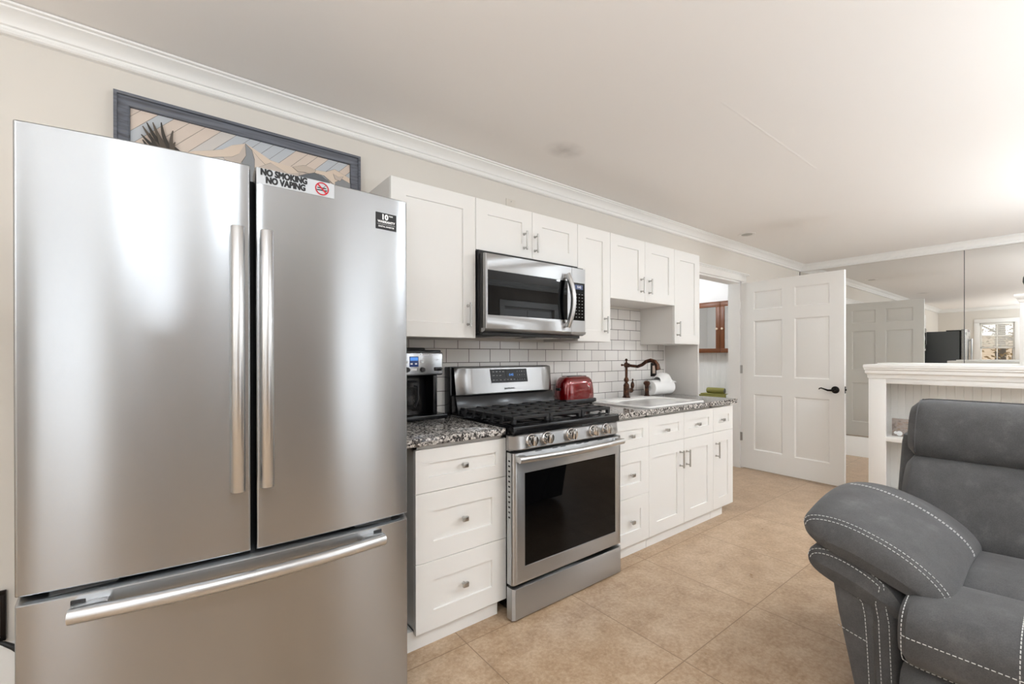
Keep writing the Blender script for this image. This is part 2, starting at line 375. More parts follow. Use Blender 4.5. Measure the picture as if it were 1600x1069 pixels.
# baseboards
BB = [(0, 0), (.018, 0), (.018, .205), (.013, .222), (.013, .232), (.006, .24), (0, .24)]
def base(n, f, vec, label):
    b = MB(); b.prism([f(o, z) for o, z in BB], vec); struct(n, b, 'trim', label=label, cat='baseboard')
base('baseboard_kitchen', lambda o, z: V(LEFTX, o, z), (-.64 - LEFTX, 0, 0), 'tall white baseboard beside and behind the refrigerator')
base('baseboard_kitchen.001', lambda o, z: V(3.81, o, z), (RIGHTX - 3.81, 0, 0), 'tall white baseboard between the door casing and the mirror')
base('baseboard_right', lambda o, z: V(RIGHTX - o, 0, z), (0, -FRONTD, 0), 'tall white baseboard under the mirror panels')
base('baseboard_left', lambda o, z: V(LEFTX + o, 0, z), (0, -FRONTD, 0), 'tall white baseboard under the far window')

# door casing and jambs
b = MB()
for x0, x1 in ((DX0 - .105, DX0 - .006), (DX1 + .006, DX1 + .105)):
    b.box(x0, x1, 0, .018, 0, DH + .006, b=.004); e = x0 if x0 < DX0 - .05 else x1 - .02
    b.box(e, e + .02, .017, .026, 0, DH + .006, b=.003)
b.box(DX0 - .105, DX1 + .105, 0, .02, DH + .006, DH + .075, b=.003)
b.box(DX0 - .12, DX1 + .12, 0, .028, DH + .072, DH + .084, b=.003); b.box(DX0 - .14, DX1 + .14, 0, .04, DH + .082, DH + .094, b=.003)
for x0, x1 in ((DX0 - .006, DX0 + .012), (DX1 - .012, DX1 + .006)): b.box(x0, x1, -.13, .002, 0, DH + .006)
b.box(DX0, DX1, -.13, .002, DH - .012, DH + .006)
struct('trim_5', b, 'trim', label='white door casing with a stepped head', cat='door casing')

# six panel door, open into the room
hinge, latch = V(3.693, .005, .0122), V(3.646, .980, .0122)
U = (latch - hinge); DW = U.length; U.normalize(); NDOOR = Vector((-abs(U.y), U.x * -1, 0)).normalized()
if NDOOR.x > 0: NDOOR = -NDOOR
droot = bpy.data.objects.new('door_1', None); COL.objects.link(droot); droot.location = hinge; droot['kind'] = 'structure'; droot['label'] = 'white six-panel door standing open beside the mirror'; droot['category'] = 'door'
b = MB(hinge); h0 = .0122
PAN = [(.143, .432, .222, .824), (.548, .856, .212, .822), (.143, .432, 1.018, 1.614), (.548, .856, 1.012, 1.617), (.143, .432, 1.735, 1.928), (.548, .856, 1.735, 1.932)]
b.paneled(hinge, U, Z, NDOOR, DW, 2.027, .036, [(a, c, d - h0, e - h0) for a, c, d, e in PAN], [(.010, -.009), (.016, -.009), (.040, -.0015)], back=True)
b.build('door_leaf', 'door', droot)
b = MB(hinge); P = lambda u, z, n: hinge + U * u + Z * (z - h0) + NDOOR * n
b.lathe(P(.903, .916, 0), [(.034, 0), (.034, .004), (.030, .010), (.016, .014), (.012, .016)], NDOOR, 24)
b.cyl(P(.903, .916, .010), P(.903, .916, .052), .010, 14)
b.tube([P(.912, .915, .05), P(.89, .913, .054), P(.86, .912, .055), P(.83, .922, .055), P(.805, .931, .054), P(.79, .926, .053), P(.785, .917, .053)], [.009, .010, .009, .007, .006, .006, .004], 10)
b.lathe(P(.903, .916, -.036), [(.034, 0), (.034, .004), (.016, .014), (.009, .05)], -NDOOR, 20)
b.tube([P(.91, .915, -.084), P(.86, .912, -.088), P(.83, .922, -.088), P(.79, .926, -.086)], [.009, .009, .007, .005], 10)
o = b.build('door_handle', 'bronze', droot); o['label'] = 'dark bronze curved lever handle'
b = MB(hinge); q = P(DW + .0005, .919, -.018)
b.hexa([P(DW, .887, -.029), P(DW, .887, -.007), P(DW + .0015, .887, -.007), P(DW + .0015, .887, -.029), P(DW, .951, -.029), P(DW, .951, -.007), P(DW + .0015, .951, -.007), P(DW + .0015, .951, -.029)])
b.cyl(P(DW, .919, -.018), P(DW + .010, .919, -.018), .008, 10)
o = b.build('latch_plate', 'bronze', droot); o['label'] = 'dark bronze latch plate on the door edge'
for z in (.35, 1.09, 1.797):
    b = MB(hinge); b.cyl(P(-.002, z - .045, .006), P(-.002, z + .045, .006), .006, 10)
    b.hexa([P(.002, z - .045, 0), P(.020, z - .045, 0), P(.020, z - .045, .0016), P(.002, z - .045, .0016), P(.002, z + .045, 0), P(.020, z + .045, 0), P(.020, z + .045, .0016), P(.002, z + .045, .0016)])
    b.build('hinge', 'nickel' if z < 1.5 else 'trim', droot)

# bathroom beyond the doorway
b = MB(); b.box(4.4, 4.5, -2.0, -.13, 0, CEIL); b.box(2.0, 4.5, -2.0, -1.9, 0, CEIL); b.box(2.0, 2.1, -1.9, -.13, 0, CEIL)
struct('wall_bathroom', b, mat('bathroom_paint', srgb(236, 233, 230), .7), label='white bathroom wall through the doorway', cat='wall')
b = MB(); d = -1.9
while d < -.14:
    b.box(4.388, 4.4, d, d + .06, 0, 1.29, b=.0022, seg=1); d += .06
b.box(4.394, 4.4, -1.9, -.131, 0, 1.29); b.box(4.382, 4.4, -1.9, -.131, 1.285, 1.31, b=.004)
struct('trim_6', b, 'trim', label='white beadboard wainscot in the bathroom', cat='wainscot')

# window helper (sash frame, muntins, blind)
def window(n, O, U, N, w, z0, z1, cols, rows, label, blind=True):
    O, U, N = Vector(O), Vector(U), Vector(N); B = lambda mb, u0, u1, a, c, n0, n1, bv=.003: mb.hexa([O + U * u + Z * zz + N * nn for zz in (a, c) for u, nn in ((u0, n0), (u1, n0), (u1, n1), (u0, n1))], 0, bv)
    root = bpy.data.objects.new(n, None); COL.objects.link(root); root.location = O + Z * z0; root['kind'] = 'structure'; root['label'] = label; root['category'] = 'window'
    o = O + Z * z0
    m = MB(o)
    for u0, u1 in ((-.1, 0), (w, w + .1)): B(m, u0, u1, z0 - .02, z1, 0, .018)
    B(m, -.1, w + .1, z1, z1 + .1, 0, .02); B(m, -.12, w + .12, z0 - .04, z0 - .015, -.1, .05); B(m, -.1, w + .1, z0 - .12, z0 - .04, 0, .016)
    m.build('casing', 'trim', root)
    m = MB(o); zm = (z0 + z1) / 2
    for a, c, nn in ((z0, zm + .02, -.06), (zm - .02, z1, -.09)):
        B(m, 0, .035, a, c, nn, nn + .03); B(m, w - .035, w, a, c, nn, nn + .03); B(m, 0, w, a, a + .035, nn, nn + .03); B(m, 0, w, c - .035, c, nn, nn + .03)
        for i in range(1, cols): B(m, w * i / cols - .008, w * i / cols + .008, a, c, nn + .005, nn + .025, .001)
        for i in range(1, rows): zz = a + (c - a) * i / rows; B(m, 0, w, zz - .008, zz + .008, nn + .005, nn + .025, .001)
    m.build('sash', 'trim', root)
    if blind:
        m = MB(o); zz = z1 - .05; B(m, .01, w - .01, z1 - .045, z1 - .005, -.045, -.01)
        while zz > zm + .02:
            m.hexa([O + U * u + Z * (zz + dz + (nn + .029) * .75) + N * nn for dz in (0, .0012) for u, nn, in ((.012, -.038), (w - .012, -.038), (w - .012, -.020), (.012, -.020))]); zz -= .024
        B(m, .01, w - .01, zm, zm + .02, -.042, -.014)
        m.build('blind', 'blind', root)
    return root
window('window_1', V(LEFTX, LWIN[0], 0), (0, -1, 0), (1, 0, 0), LWIN[1] - LWIN[0], LWIN[2], LWIN[3], 2, 2, 'white sash window with half-raised blind, seen in the mirror')
for i, (a, c, z0, z1) in enumerate(FWIN):
    window('window_%d' % (i + 2), V(c, FRONTD, 0), (-1, 0, 0), (0, 1, 0), c - a, z0, z1, 2 if i else 1, 2 if i else 1, ['tall glazed opening', 'narrow sash window', 'wide sash window'][i] + ' in the wall facing the kitchen', False)

# trees outside the far window
b = MB(); b.box(LEFTX - 16, LEFTX - .13, -9, 12, -.4, -.3); b.hexa([V(LEFTX - 16, -9, -.3), V(LEFTX - 9.5, -9, -.3), V(LEFTX - 9.5, 12, -.3), V(LEFTX - 16, 12, -.3), V(LEFTX - 16, -9, 2.2), V(LEFTX - 15.5, -9, 2.2), V(LEFTX - 15.5, 12, 2.2), V(LEFTX - 16, 12, 2.2)]); struct('ground', b, 'ground', label='leaf-covered ground outside the window', cat='ground')
def tree(i, x, D, h, lab):
    r = thing('tree', lab, 'tree', V(x, D, -.3), 'trees outside the far window')
    m = MB(V(x, D, -.3)); m.tube([V(x, D, -.3), V(x + .1, D, h * .4), V(x, D + .1, h)], [.16, .12, .04], 8)
    for k in range(7):
        a = k * 2.4; z = h * (.3 + .09 * k); m.tube([V(x, D, z), V(x + math.cos(a) * 1.0, D + math.sin(a) * 1.0, z + .7)], [.05, .012], 5)
    m.build('trunk', 'bark', r)
    m = MB(V(x, D, -.3))
    for k in range(800):
        a, z = random.random() * 6.28, random.uniform(.1, h + .5); rr = random.uniform(.1, 1.2); p = V(x + math.cos(a) * rr, D + math.sin(a) * rr, z)
        t1 = Vector((random.gauss(0, 1), random.gauss(0, 1), random.gauss(0, 1))).normalized(); t2 = t1.orthogonal().normalized(); s = random.uniform(.03, .075)
        m.face([p - t1 * s, p + t2 * s * .6, p + t1 * s, p - t2 * s * .6])
    m.build('foliage', 'leaves', r, recalc=False)
for i, (x, D, h) in enumerate([(-9, -1.8, 4), (-8.0, 1.2, 3.4), (-10.3, 4.6, 5), (-11.2, .6, 6), (-13.5, 2.6, 5)]):
    tree(i, x, D, h, 'bare brown tree outside the window, seen in the mirror')

# mirror panels
for i, (a, c, lab) in enumerate([(.004, 1.574, 'large wall mirror panel behind the open white door, left of the dark seam'), (1.578, 3.2, 'large wall mirror panel right of the dark seam, reflecting the far window')]):
    b = MB(V(RIGHTX, (a + c) / 2, .245)); b.box(RIGHTX - .006, RIGHTX, a, c, .245, 2.356); tag(b.build('wall_mirror', 'mirror'), lab, 'mirror', 'mirror panels on the right wall')
b = MB(V(RIGHTX, 1.576, .245)); b.box(RIGHTX - .009, RIGHTX, 1.5735, 1.5785, .245, 2.356); struct('trim_7', b, 'blackmatte', label='thin dark strip between the mirror panels', cat='mirror seam')
b = MB(V(RIGHTX, .003, .245)); b.box(RIGHTX - .009, RIGHTX, 0, .006, .245, 2.358); struct('trim_8', b, 'blackmatte', label='thin dark strip at the mirror corner', cat='mirror edge')
# ------------------------------------------------------------------ kitchen cabinets
def shaker(mb, x0, x1, z0, z1, Df, rail=.076, t=.02, g=.0012):
    mb.paneled(V(x0 + g, Df, z0 + g), X, Z, OUT, x1 - x0 - 2 * g, z1 - z0 - 2 * g, t, [(rail, x1 - x0 - 2 * g - rail, rail, z1 - z0 - 2 * g - rail)], [(.0015, -.008)])
def pull(parent, o, x, Df, z0, z1):                # bar pull with two posts
    b = MB(o); D = Df + .030
    b.lathe(V(x, D, z0 - .014), [(.0045, 0), (.006, .002), (.0052, .01), (.0052, z1 - z0 + .018), (.006, z1 - z0 + .026), (.0045, z1 - z0 + .028)], (0, 0, 1), 12)
    for z in (z0, z1): b.lathe(V(x, Df, z), [(.008, 0), (.0075, .004), (.0045, .008), (.0045, .024), (.007, .028), (.006, .033)], OUT, 12)
    b.build('handle', 'nickel', parent)
def knob(parent, o, x, Df, z):
    b = MB(o); b.lathe(V(x, Df, z), [(.008, 0), (.008, .003), (.0055, .006), (.0055, .016)], OUT, 12); b.box(x - .014, x + .014, Df + .014, Df + .027, z - .011, z + .011, b=.003)
    b.build('knob', 'nickel', parent)
UD, ZT, ZB, ZMB, ZSB = .3347, 2.0871, 1.3341, 1.8092, 1.6375
UX = [-.4549, .0144, .787, 1.1059, 1.8812, 2.2545]
def wall_cab(x0, x1, z0, doors, label, depth=UD):
    o = V((x0 + x1) / 2, .0, z0); r = thing('wall_cabinet', label, 'cabinet', o, 'white wall cabinets')
    b = MB(o); b.box(x0 + .0005, x1 - .0005, .002, depth - .0205, z0 + .002, ZT, b=.001, seg=1); b.build('carcass', 'cabside', r)
    for a, c, hx, h0, h1 in doors:
        b = MB(o); shaker(b, a, c, z0, ZT, depth); dd = b.build('door', 'cab', r)
        pull(dd, o, hx, depth, h0, h1)
wall_cab(UX[0], UX[1], ZB, [(UX[0], UX[1], -.0353, 1.407, 1.505)], 'tall single-door white wall cabinet beside the refrigerator')
wall_cab(UX[1], UX[2], ZMB, [(UX[1], .4079, .3447, 1.865, 1.945), (.4079, UX[2], .427, 1.86, 1.942)], 'short two-door white wall cabinet above the microwave')
wall_cab(UX[2], UX[3], ZB, [(UX[2], UX[3], 1.046, 1.407, 1.492)], 'narrow tall white wall cabinet right of the microwave')
wall_cab(UX[3], UX[4], ZSB, [(UX[3], 1.497, 1.447, 1.712, 1.80), (1.497, UX[4], 1.545, 1.71, 1.797)], 'two-door white wall cabinet above the sink')
wall_cab(UX[4], UX[5], ZB, [(UX[4], UX[5], 1.918, 1.407, 1.50)], 'narrow tall white wall cabinet at the doorway end')
b = MB(V(2.2425, .16, .9)); b.box(2.236, 2.251, .001, .331, .8995, ZB, b=.001); tag(b.build('end_panel', 'cabside'), 'white upright end panel between worktop and last wall cabinet', 'panel')

BD, BT, BZ, TOE, CT, CB = .618, .8467, .071, .598, .899, .866
def base_cab(x0, x1, fronts, label, tx0=None, tx1=None):
    o = V((x0 + x1) / 2, .3, 0); r = thing('base_cabinet', label, 'cabinet', o, 'white base cabinets')
    b = MB(o); e0, e1, zz0, zz1 = x0 + .001, x1 - .001, BZ + .004, CB - .001
    for q in ((e0, e0 + .016, .012, BD - .021, zz0, zz1), (e1 - .016, e1, .012, BD - .021, zz0, zz1), (e0, e1, .012, .02, zz0, zz1), (e0, e1, .012, BD - .021, zz0, zz0 + .016), (e0, e1, BD - .04, BD - .021, BT - .01, zz1)): b.box(*q)
    b.build('carcass', 'cabside', r)
    b = MB(o); b.box(tx0 or x0 + .002, tx1 or x1 - .002, .3, TOE - .004, 0.001, BZ + .012); b.build('toe_kick', 'cab', r)
    for kind, a, c, z0, z1, *hh in fronts:
        b = MB(o); shaker(b, a, c, z0, z1, BD, min(.082, (c - a) * .26, (z1 - z0) * .33)); f = b.build(kind, 'cab', r)
        if len(hh) == 2: knob(f, o, hh[0], BD, hh[1])
        elif hh: pull(f, o, hh[0], BD, hh[1], hh[2])
Z1, Z2 = .3655, .661
base_cab(-.4669, .0043, [('drawer', -.4669, .0043, Z2, BT, -.2355, .7555), ('drawer', -.4669, .0043, Z1, Z2, -.2355, .5165), ('drawer', -.4669, .0043, BZ, Z1, -.2355, .224)], 'three-drawer white base cabinet left of the range', -.52, -.034)
base_cab(.768, 1.1445, [('drawer', .768, 1.1445, Z2, BT, .9574, .7475), ('drawer', .768, 1.1445, Z1, Z2, .962, .508), ('drawer', .768, 1.1445, BZ, Z1, .962, .2175)], 'three-drawer white base cabinet right of the range')
base_cab(1.1445, 1.949, [('drawer', 1.1445, 1.5501, Z2, BT, 1.3317, .7475), ('drawer', 1.5501, 1.949, Z2, BT, 1.7237, .7475), ('door', 1.1445, 1.5501, BZ, Z2, 1.50, .482, .575), ('door', 1.5501, 1.949, BZ, Z2, 1.58, .48, .57)], 'white sink base cabinet with two doors and two small drawer fronts')
base_cab(1.949, 2.2535, [('drawer', 1.949, 2.2535, Z2, BT, 2.0755, .7475), ('door', 1.949, 2.2535, BZ, Z2, 1.9875, .48, .572)], 'narrow white base cabinet at the right end of the counter', None, 2.125)

# worktops
b = MB(V(-.25, .32, CB)); b.box(-.545, -.018, .006, .645, CB, CT, b=.004); tag(b.build('countertop', 'granite'), 'short speckled granite worktop under the coffee maker', 'countertop')
SX0, SX1, SD0, SD1 = 1.16, 1.80, .095, .605       # sink cut-out
b = MB(V(1.5, .32, CB)); x0, x1, d0, d1 = .764, 2.27, .006, .645
for q in ((x0, SX0, d0, d1), (SX1, x1, d0, d1), (SX0, SX1, d0, SD0), (SX0, SX1, SD1, d1)): b.box(*q, CB, CT)
tag(b.build('countertop', 'granite'), 'long speckled granite worktop around the white sink', 'countertop')
# backsplash: everything between worktop and cabinets
b = MB(V(.8, 0, CT))
b.box(-.62, 2.2255, .0005, .008, CT - .04, ZB + .001); b.box(1.1065, 1.8805, .0005, .008, ZB, 1.6185)
o = b.build('backsplash', 'tile', angle=60); tag(o, 'white subway tile backsplash with dark grout lines', 'backsplash'); o['kind'] = 'structure'
o.location = (0, 0, 0)
for v in o.data.vertices: v.co += Vector(V(.8, 0, CT))
b = MB(V(2.23, 0, CT)); b.box(2.2255, 2.2355, .001, .012, CT, ZB); struct('trim_9', b, 'trim', label='narrow white edge strip at the tile end', cat='trim')

# sink
o = V(1.48, .35, CT); r = thing('sink', 'white drop-in sink with a wide flat rim', 'sink', o)
b = MB(o); A, B2, C, D2 = 1.128, 1.832, .058, .622; a, c, e, f = 1.215, 1.765, .19, .565
def rr(x0, x1, d0, d1, rad, z, n=5):
    P = []
    for cx, cd, s in ((x1 - rad, d1 - rad, 0), (x0 + rad, d1 - rad, 1), (x0 + rad, d0 + rad, 2), (x1 - rad, d0 + rad, 3)):
        for k in range(n + 1): t = (s + k / n) * PI / 2; P.append(V(cx + rad * math.cos(t), cd + rad * math.sin(t), z))
    return P
b.loft([rr(A + .002, B2 - .002, C + .002, D2 - .002, .03, CT + .001), rr(A, B2, C, D2, .03, CT + .006), rr(A + .004, B2 - .004, C + .004, D2 - .004, .03, CT + .0125), rr(A + .016, B2 - .016, C + .016, D2 - .016, .03, CT + .014),
        rr(a - .015, c + .015, e - .015, f + .012, .06, CT + .013), rr(a, c, e, f, .06, CT + .005), rr(a + .01, c - .01, e + .01, f - .01, .07, CT - .10), rr(a + .05, c - .05, e + .04, f - .04, .07, CT - .175), rr(1.45, 1.51, .36, .42, .028, CT - .182)])
b.build('basin', 'white', r)
b = MB(o); b.lathe(V(1.48, .39, CT - .182), [(.04, 0), (.04, .004), (.02, .003), (.018, -.01)]); b.build('drain', 'chrome', r)

# faucet
fx, fd, fz = 1.548, .122, CT + .0125; o = V(fx, fd, fz); r = thing('faucet', 'aged copper bridge-style faucet with a curved spout at the sink', 'faucet', o)
b = MB(o); b.lathe(o, [(.032, 0), (.032, .006), (.026, .012), (.024, .02), (.0225, .09), (.024, .096), (.019, .108), (.011, .116), (.011, .122), (.018, .13), (.020, .142), (.015, .154), (.0105, .16), (.0105, .235), (.014, .24), (.020, .25), (.020, .262), (.013, .272), (.007, .278), (.006, .285), (.010, .291), (.011, .298), (.006, .306), (0, .308)], seg=20)
b.cyl(V(fx - .012, fd, fz + .257), V(fx - .05, fd, fz + .257), .0055, 10); b.lathe(V(fx - .05, fd, fz + .257), [(.008, 0), (.009, .006), (0, .012)], (-1, 0, 0), 10)
b.build('body', 'copper', r)
b = MB(o); sp = Vector((.35, -.94, 0)).normalized(); q = o + Z * .254
S = [q + sp * .010, q + sp * .05 + Z * -.004, q + sp * .09 + Z * -.008, q + sp * .125 + Z * .006, q + sp * .155 + Z * .030, q + sp * .19 + Z * .040, q + sp * .22 + Z * .030, q + sp * .238 + Z * .004, q + sp * .245 + Z * -.034]
b.tube(S, [.011, .0115, .0125, .0135, .0145, .0155, .017, .019, .021], 14); b.lathe(S[0] + sp * .004, [(.016, 0), (.017, .006), (.013, .014)], sp, 14)
b.build('spout', 'copper', r)
b = MB(o); q = o + Z * .055; b.cyl(q + X * .018, q + X * .06, .016, 16); b.lathe(q + X * .05, [(.019, 0), (.019, .012), (.012, .02), (.009, .034), (0, .038)], X, 16)
hx = q + X * .074; b.lathe(hx, [(.005, 0), (.006, .012), (.012, .022), (.0155, .038), (.013, .055), (.007, .066), (.004, .074), (.007, .082), (.006, .09), (0, .093)], (.06, .0, 1), 14)
b.build('handle', 'copper', r)
o = V(1.795, .135, CT + .0125); b = MB(o); b.lathe(o, [(.024, 0), (.024, .005), (.017, .012), (.0165, .06), (.0175, .085), (.024, .095), (.028, .104), (.024, .116), (.016, .122), (0, .124)], seg=18)
tag(b.build('side_sprayer', 'copper'), 'aged copper side sprayer between faucet and paper towel roll', 'sprayer')

# paper towel roll lying on the worktop, loose sheet on top
rx0, rx1, rd, rz, R = 1.84, 2.12, .13, CT + .0145 + .062, .062
o = V((rx0 + rx1) / 2, rd, CT); r = thing('paper_towel_roll', 'white paper towel roll lying beside the sink with a crumpled loose sheet', 'paper towel', o)
b = MB(o); b.lathe(V(rx0, rd, rz), [(.02, .03), (.02, 0), (R - .003, 0), (R, .003), (R, rx1 - rx0 - .003), (R - .003, rx1 - rx0), (.02, rx1 - rx0), (.02, rx1 - rx0 - .03)], X, 32); b.build('roll', 'paper', r)
b = MB(o); b.lathe(V(rx0 + .001, rd, rz), [(.0205, 0), (.0205, rx1 - rx0 - .002)], X, 20, cap=False); b.build('core', mat('cardboard_core', srgb(70, 55, 42), .9), r)
b = MB(o); rows = []
for i in range(11):
    s = i / 10; row = []
    for j in range(13):
        u = j / 12; x = rx0 + .09 + (rx1 - rx0 - .06) * u; n = math.sin(u * 9 + s * 4) * .012 + math.sin(u * 17 - s * 7) * .006
        a = PI * (.75 - .55 * s); hgt = (.15 + .85 * math.sin(PI * min(1, .06 + u * .97))) * .055 * math.sin(PI * min(1, s * 1.1)) * (.35 + .9 * math.exp(-((u - .35) / .3) ** 2)) + n * min(1, s * 4) * min(1, (1 - s) * 4)
        row.append(V(x + n * .6, rd + math.cos(a) * (R + .003 + hgt), rz + math.sin(a) * (R + .003 + hgt)))
    rows.append(row)
b.loft(rows, closed=False, cap=False); b.build('loose_sheet', 'paper', r, angle=25)

# outlet and plate
o = V(2.066, .008, 1.119); r = thing('wall_outlet', 'dark bronze outlet plate on the tile behind the faucet', 'outlet', o)
b = MB(o); b.box(2.024, 2.108, .008, .013, 1.059, 1.179, b=.003); b.build('plate', 'bronze', r)
b = MB(o); b.box(2.046, 2.086, .013, .0145, 1.085, 1.153, b=.002); b.build('socket', mat('socket_ivory', srgb(196, 176, 160), .5), r)
o = V(.5, 0, 2.22); r = thing('wall_plate', 'small painted wall plate half hidden above the microwave cabinet', 'wall plate', o)
b = MB(o); b.box(.463, .539, .0005, .006, 2.15, 2.272, b=.002); b.build('plate', mat('plate_paint', srgb(224, 217, 206), .6), r)
b = MB(o); b.lathe(V(.503, .006, 2.258), [(.003, 0), (.0025, .001), (0, .0012)], OUT, 8); b.build('screw', 'inkgrey', r)

# ------------------------------------------------------------------ toaster
tx0, tx1, td0, td1 = .85, 1.155, .015, .165; o = V((tx0 + tx1) / 2, (td0 + td1) / 2, CT); r = thing('toaster', 'shiny red toaster with black base between range and sink', 'toaster', o)
b = MB(o); b.box(tx0, tx1, td0, td1, CT + .008, CT + .04, b=.008)
for x in (tx0 + .03, tx1 - .03):
    for D in (td0 + .03, td1 - .03): b.cyl(V(x, D, CT + .0005), V(x, D, CT + .012), .012, 10)
b.build('base', 'blackmatte', r)
def sup(c, hx, hd, z, n=4., k=40):
    P = []
    for i in range(k):
        a = 2 * PI * i / k; ca, sa = math.cos(a), math.sin(a)
        P.append(V(c[0] + hx * math.copysign(abs(ca) ** (2 / n), ca), c[1] + hd * math.copysign(abs(sa) ** (2 / n), sa), z))
    return P
b = MB(o); cc = ((tx0 + tx1) / 2, (td0 + td1) / 2); W2, H2 = (tx1 - tx0) / 2, (td1 - td0) / 2
b.loft([sup(cc, W2 * s, H2 * q, CT + z, 4.5) for s, q, z in ((.99, .97, .038), (1.0, 1.0, .05), (.985, .97, .10), (.95, .90, .145), (.89, .80, .172), (.80, .66, .188), (.66, .46, .196), (.4, .2, .198))])
b.build('shell', 'toasterred', r)
b = MB(o)
for dd in (-.022, .022): b.box(tx0 + .06, tx1 - .06, cc[1] + dd - .010, cc[1] + dd + .010, CT + .17, CT + .2, b=.004)
b.build('slots', 'blackmatte', r)
b = MB(o); q = V(tx1 - .075, td1 - .012, CT + .135)
b.lathe(q, [(.016, 0), (.016, .004), (.012, .006), (0, .006)], OUT + Z * .25, 20, 0); b.lathe(q + OUT * .0005 + Z * .0003, [(.010, .004), (.010, .0066), (0, .0067)], OUT + Z * .25, 20, 1); b.build('badge', ['chrome', 'inkred'], r)
b = MB(o); b.box(tx0 - .012, tx0 + .004, cc[1] - .02, cc[1] + .02, CT + .10, CT + .118, b=.004); b.build('lever', 'blackmatte', r)

# ------------------------------------------------------------------ coffee maker
x0, x1 = -.345, -.088; o = V(-.21, .1, CT); r = thing('coffee_maker', 'steel and black drip coffee maker beside the refrigerator', 'coffee maker', o)
b = MB(o); b.box(x0, x1 + .022, .012, .178, CT + .0008, CT + .026, b=.006); b.box(x0 + .005, x1 + .0, .012, .07, CT + .02, CT + .25, b=.004); b.box(x1 - .055, x1 - .028, .03, .15, CT + .02, CT + .25, b=.006)
b.box(x0, x1 - .005, .012, .150, CT + .345, CT + .375, b=.006); b.box(x0 + .02, x1 - .09, .03, .13, CT + .37, CT + .387, b=.006)
b.build('body', 'black', r)
b = MB(o); b.box(x0, x1, .014, .165, CT + .238, CT + .364, b=.010, seg=3); b.build('brew_head', 'steel', r)
F = lambda x, z: V(x, .1655, z)
b = MB(o); b.box(-.286, -.235, .163, .1672, CT + .285, CT + .34, b=.002, m=0); b.box(-.282, -.239, .166, .1676, CT + .318, CT + .335, m=1)
for x in (-.275, -.25): b.box(x - .006, x + .006, .166, .1678, CT + .297, CT + .305, m=2)
b.build('control_panel', ['screen', 'display', 'inkwhite'], r)
for x in (-.302, -.215): b = MB(o); b.box(x - .008, x + .008, .164, .168, CT + .305, CT + .315, b=.001); b.build('button', 'inkwhite', r)
b = MB(o); b.box(-.277, -.245, .164, .166, CT + .265, CT + .277); b.build('setting_plate', 'inkwhite', r)
b = MB(o); b.text('Cuisinart', F(-.195, CT + .352), X, Z, .018, 0, bold=.02); b.build('lettering', 'inkwhite', r)
b = MB(o); b.text('HOT', F(-.125, CT + .322), X, Z, .009); b.build('lettering', 'inkwhite', r)
for x in (-.297, -.212):
    b = MB(o); b.lathe(V(x, .164, CT + .27), [(.014, 0), (.014, .003), (.011, .012), (0, .0125)], OUT, 18); b.build('dial', 'blackmatte', r)
b = MB(o); b.box(-.142, -.098, .15, .172, CT + .262, CT + .282, b=.004); b.build('spout', 'black', r)
b = MB(o); c = V(-.255, .115, CT + .03); b.lathe(c, [(.03, 0), (.052, .004), (.057, .02), (.058, .06), (.053, .10), (.042, .13), (.036, .145), (.038, .158)], seg=28); b.build('carafe', 'glassclear', r)
b = MB(o); b.lathe(c + Z * .15, [(.042, 0), (.042, .02), (.03, .03), (0, .03)], seg=24); b.tube([c + Z * .155 + OUT * .035, c + Z * .15 + OUT * .062 + X * .01, c + Z * .09 + OUT * .066 + X * .01, c + Z * .05 + OUT * .055], .006, 8); b.build('carafe_lid', 'blackmatte', r)

# ------------------------------------------------------------------ range
o = V(.375, .4, 0); r = thing('range', 'stainless steel gas range with black cooktop', 'range', o)
RX0, RX1 = .008, .757; RF = .7037
b = MB(o); b.box(RX0, RX1, .03, .655, .02, .88, b=.003)
for x in (.05, .71):
    for D in (.1, .6): b.cyl(V(x, D, .001), V(x, D, .03), .018, 12)
b.build('body', 'black', r)
b = MB(o); b.box(RX0 - .004, RX1 + .001, .03, .69, .872, .905, b=.008); b.box(RX0 + .03, RX1 - .03, .15, .62, .9045, .909, b=.002)
b.hexa([V(RX0 - .014, .64, .865), V(RX1 + .005, .64, .865), V(RX1 + .005, .692, .865), V(RX0 - .014, .692, .865), V(RX0 - .014, .64, .9065), V(RX1 + .005, .64, .9065), V(RX1 + .005, .688, .9065), V(RX0 - .014, .688, .9065)], 0, .006)
b.build('cooktop', 'black', r)
# backguard with its clock
b = MB(o); b.box(RX0 - .006, RX1 + .004, .012, .075, .88, 1.178, b=.005); b.hexa([V(RX0, .07, .90), V(RX1, .07, .90), V(RX1, .165, .90), V(RX0, .165, .90), V(RX0, .07, 1.012), V(RX1, .07, 1.012), V(RX1, .128, 1.012), V(RX0, .128, 1.012)], 0, .004)
b.build('backguard', 'black', r)
TB, BB0 = V(0, .128, 1.174), V(0, .145, 1.012)
b = MB(o); prof = []
n = 14
for i in range(n + 1):
    u = i / n; x = RX0 + .008 + (RX1 - RX0 - .006) * u; e = min(u, 1 - u) * 14; k = -.028 * max(0, 1 - e) ** 2
    prof.append((x, k))
secs = []
for z, D, ins in ((1.176, .10, 0), (1.174, .122, 0), (1.168, .128, 0), (1.02, .144, .004), (1.014, .140, .004), (1.012, .10, .004)):
    secs.append([V(x + (ins * (1 - 2 * i / n)), max(.076, D + k), z) for i, (x, k) in enumerate(prof)])
b.loft(secs, closed=False, cap=False); b.build('backguard_panel', 'steelmw', r)
def BG(x, z, off=.0): f = (1.174 - z) / .162; return V(x, .1275 + .017 * f + off, z)
UPB = (BG(0, 1.1) - BG(0, 1.0)).normalized()
b = MB(o); P4 = [BG(.252, 1.078, .0), BG(.532, 1.078, .0), BG(.526, 1.160, .0), BG(.246, 1.160, .0)]
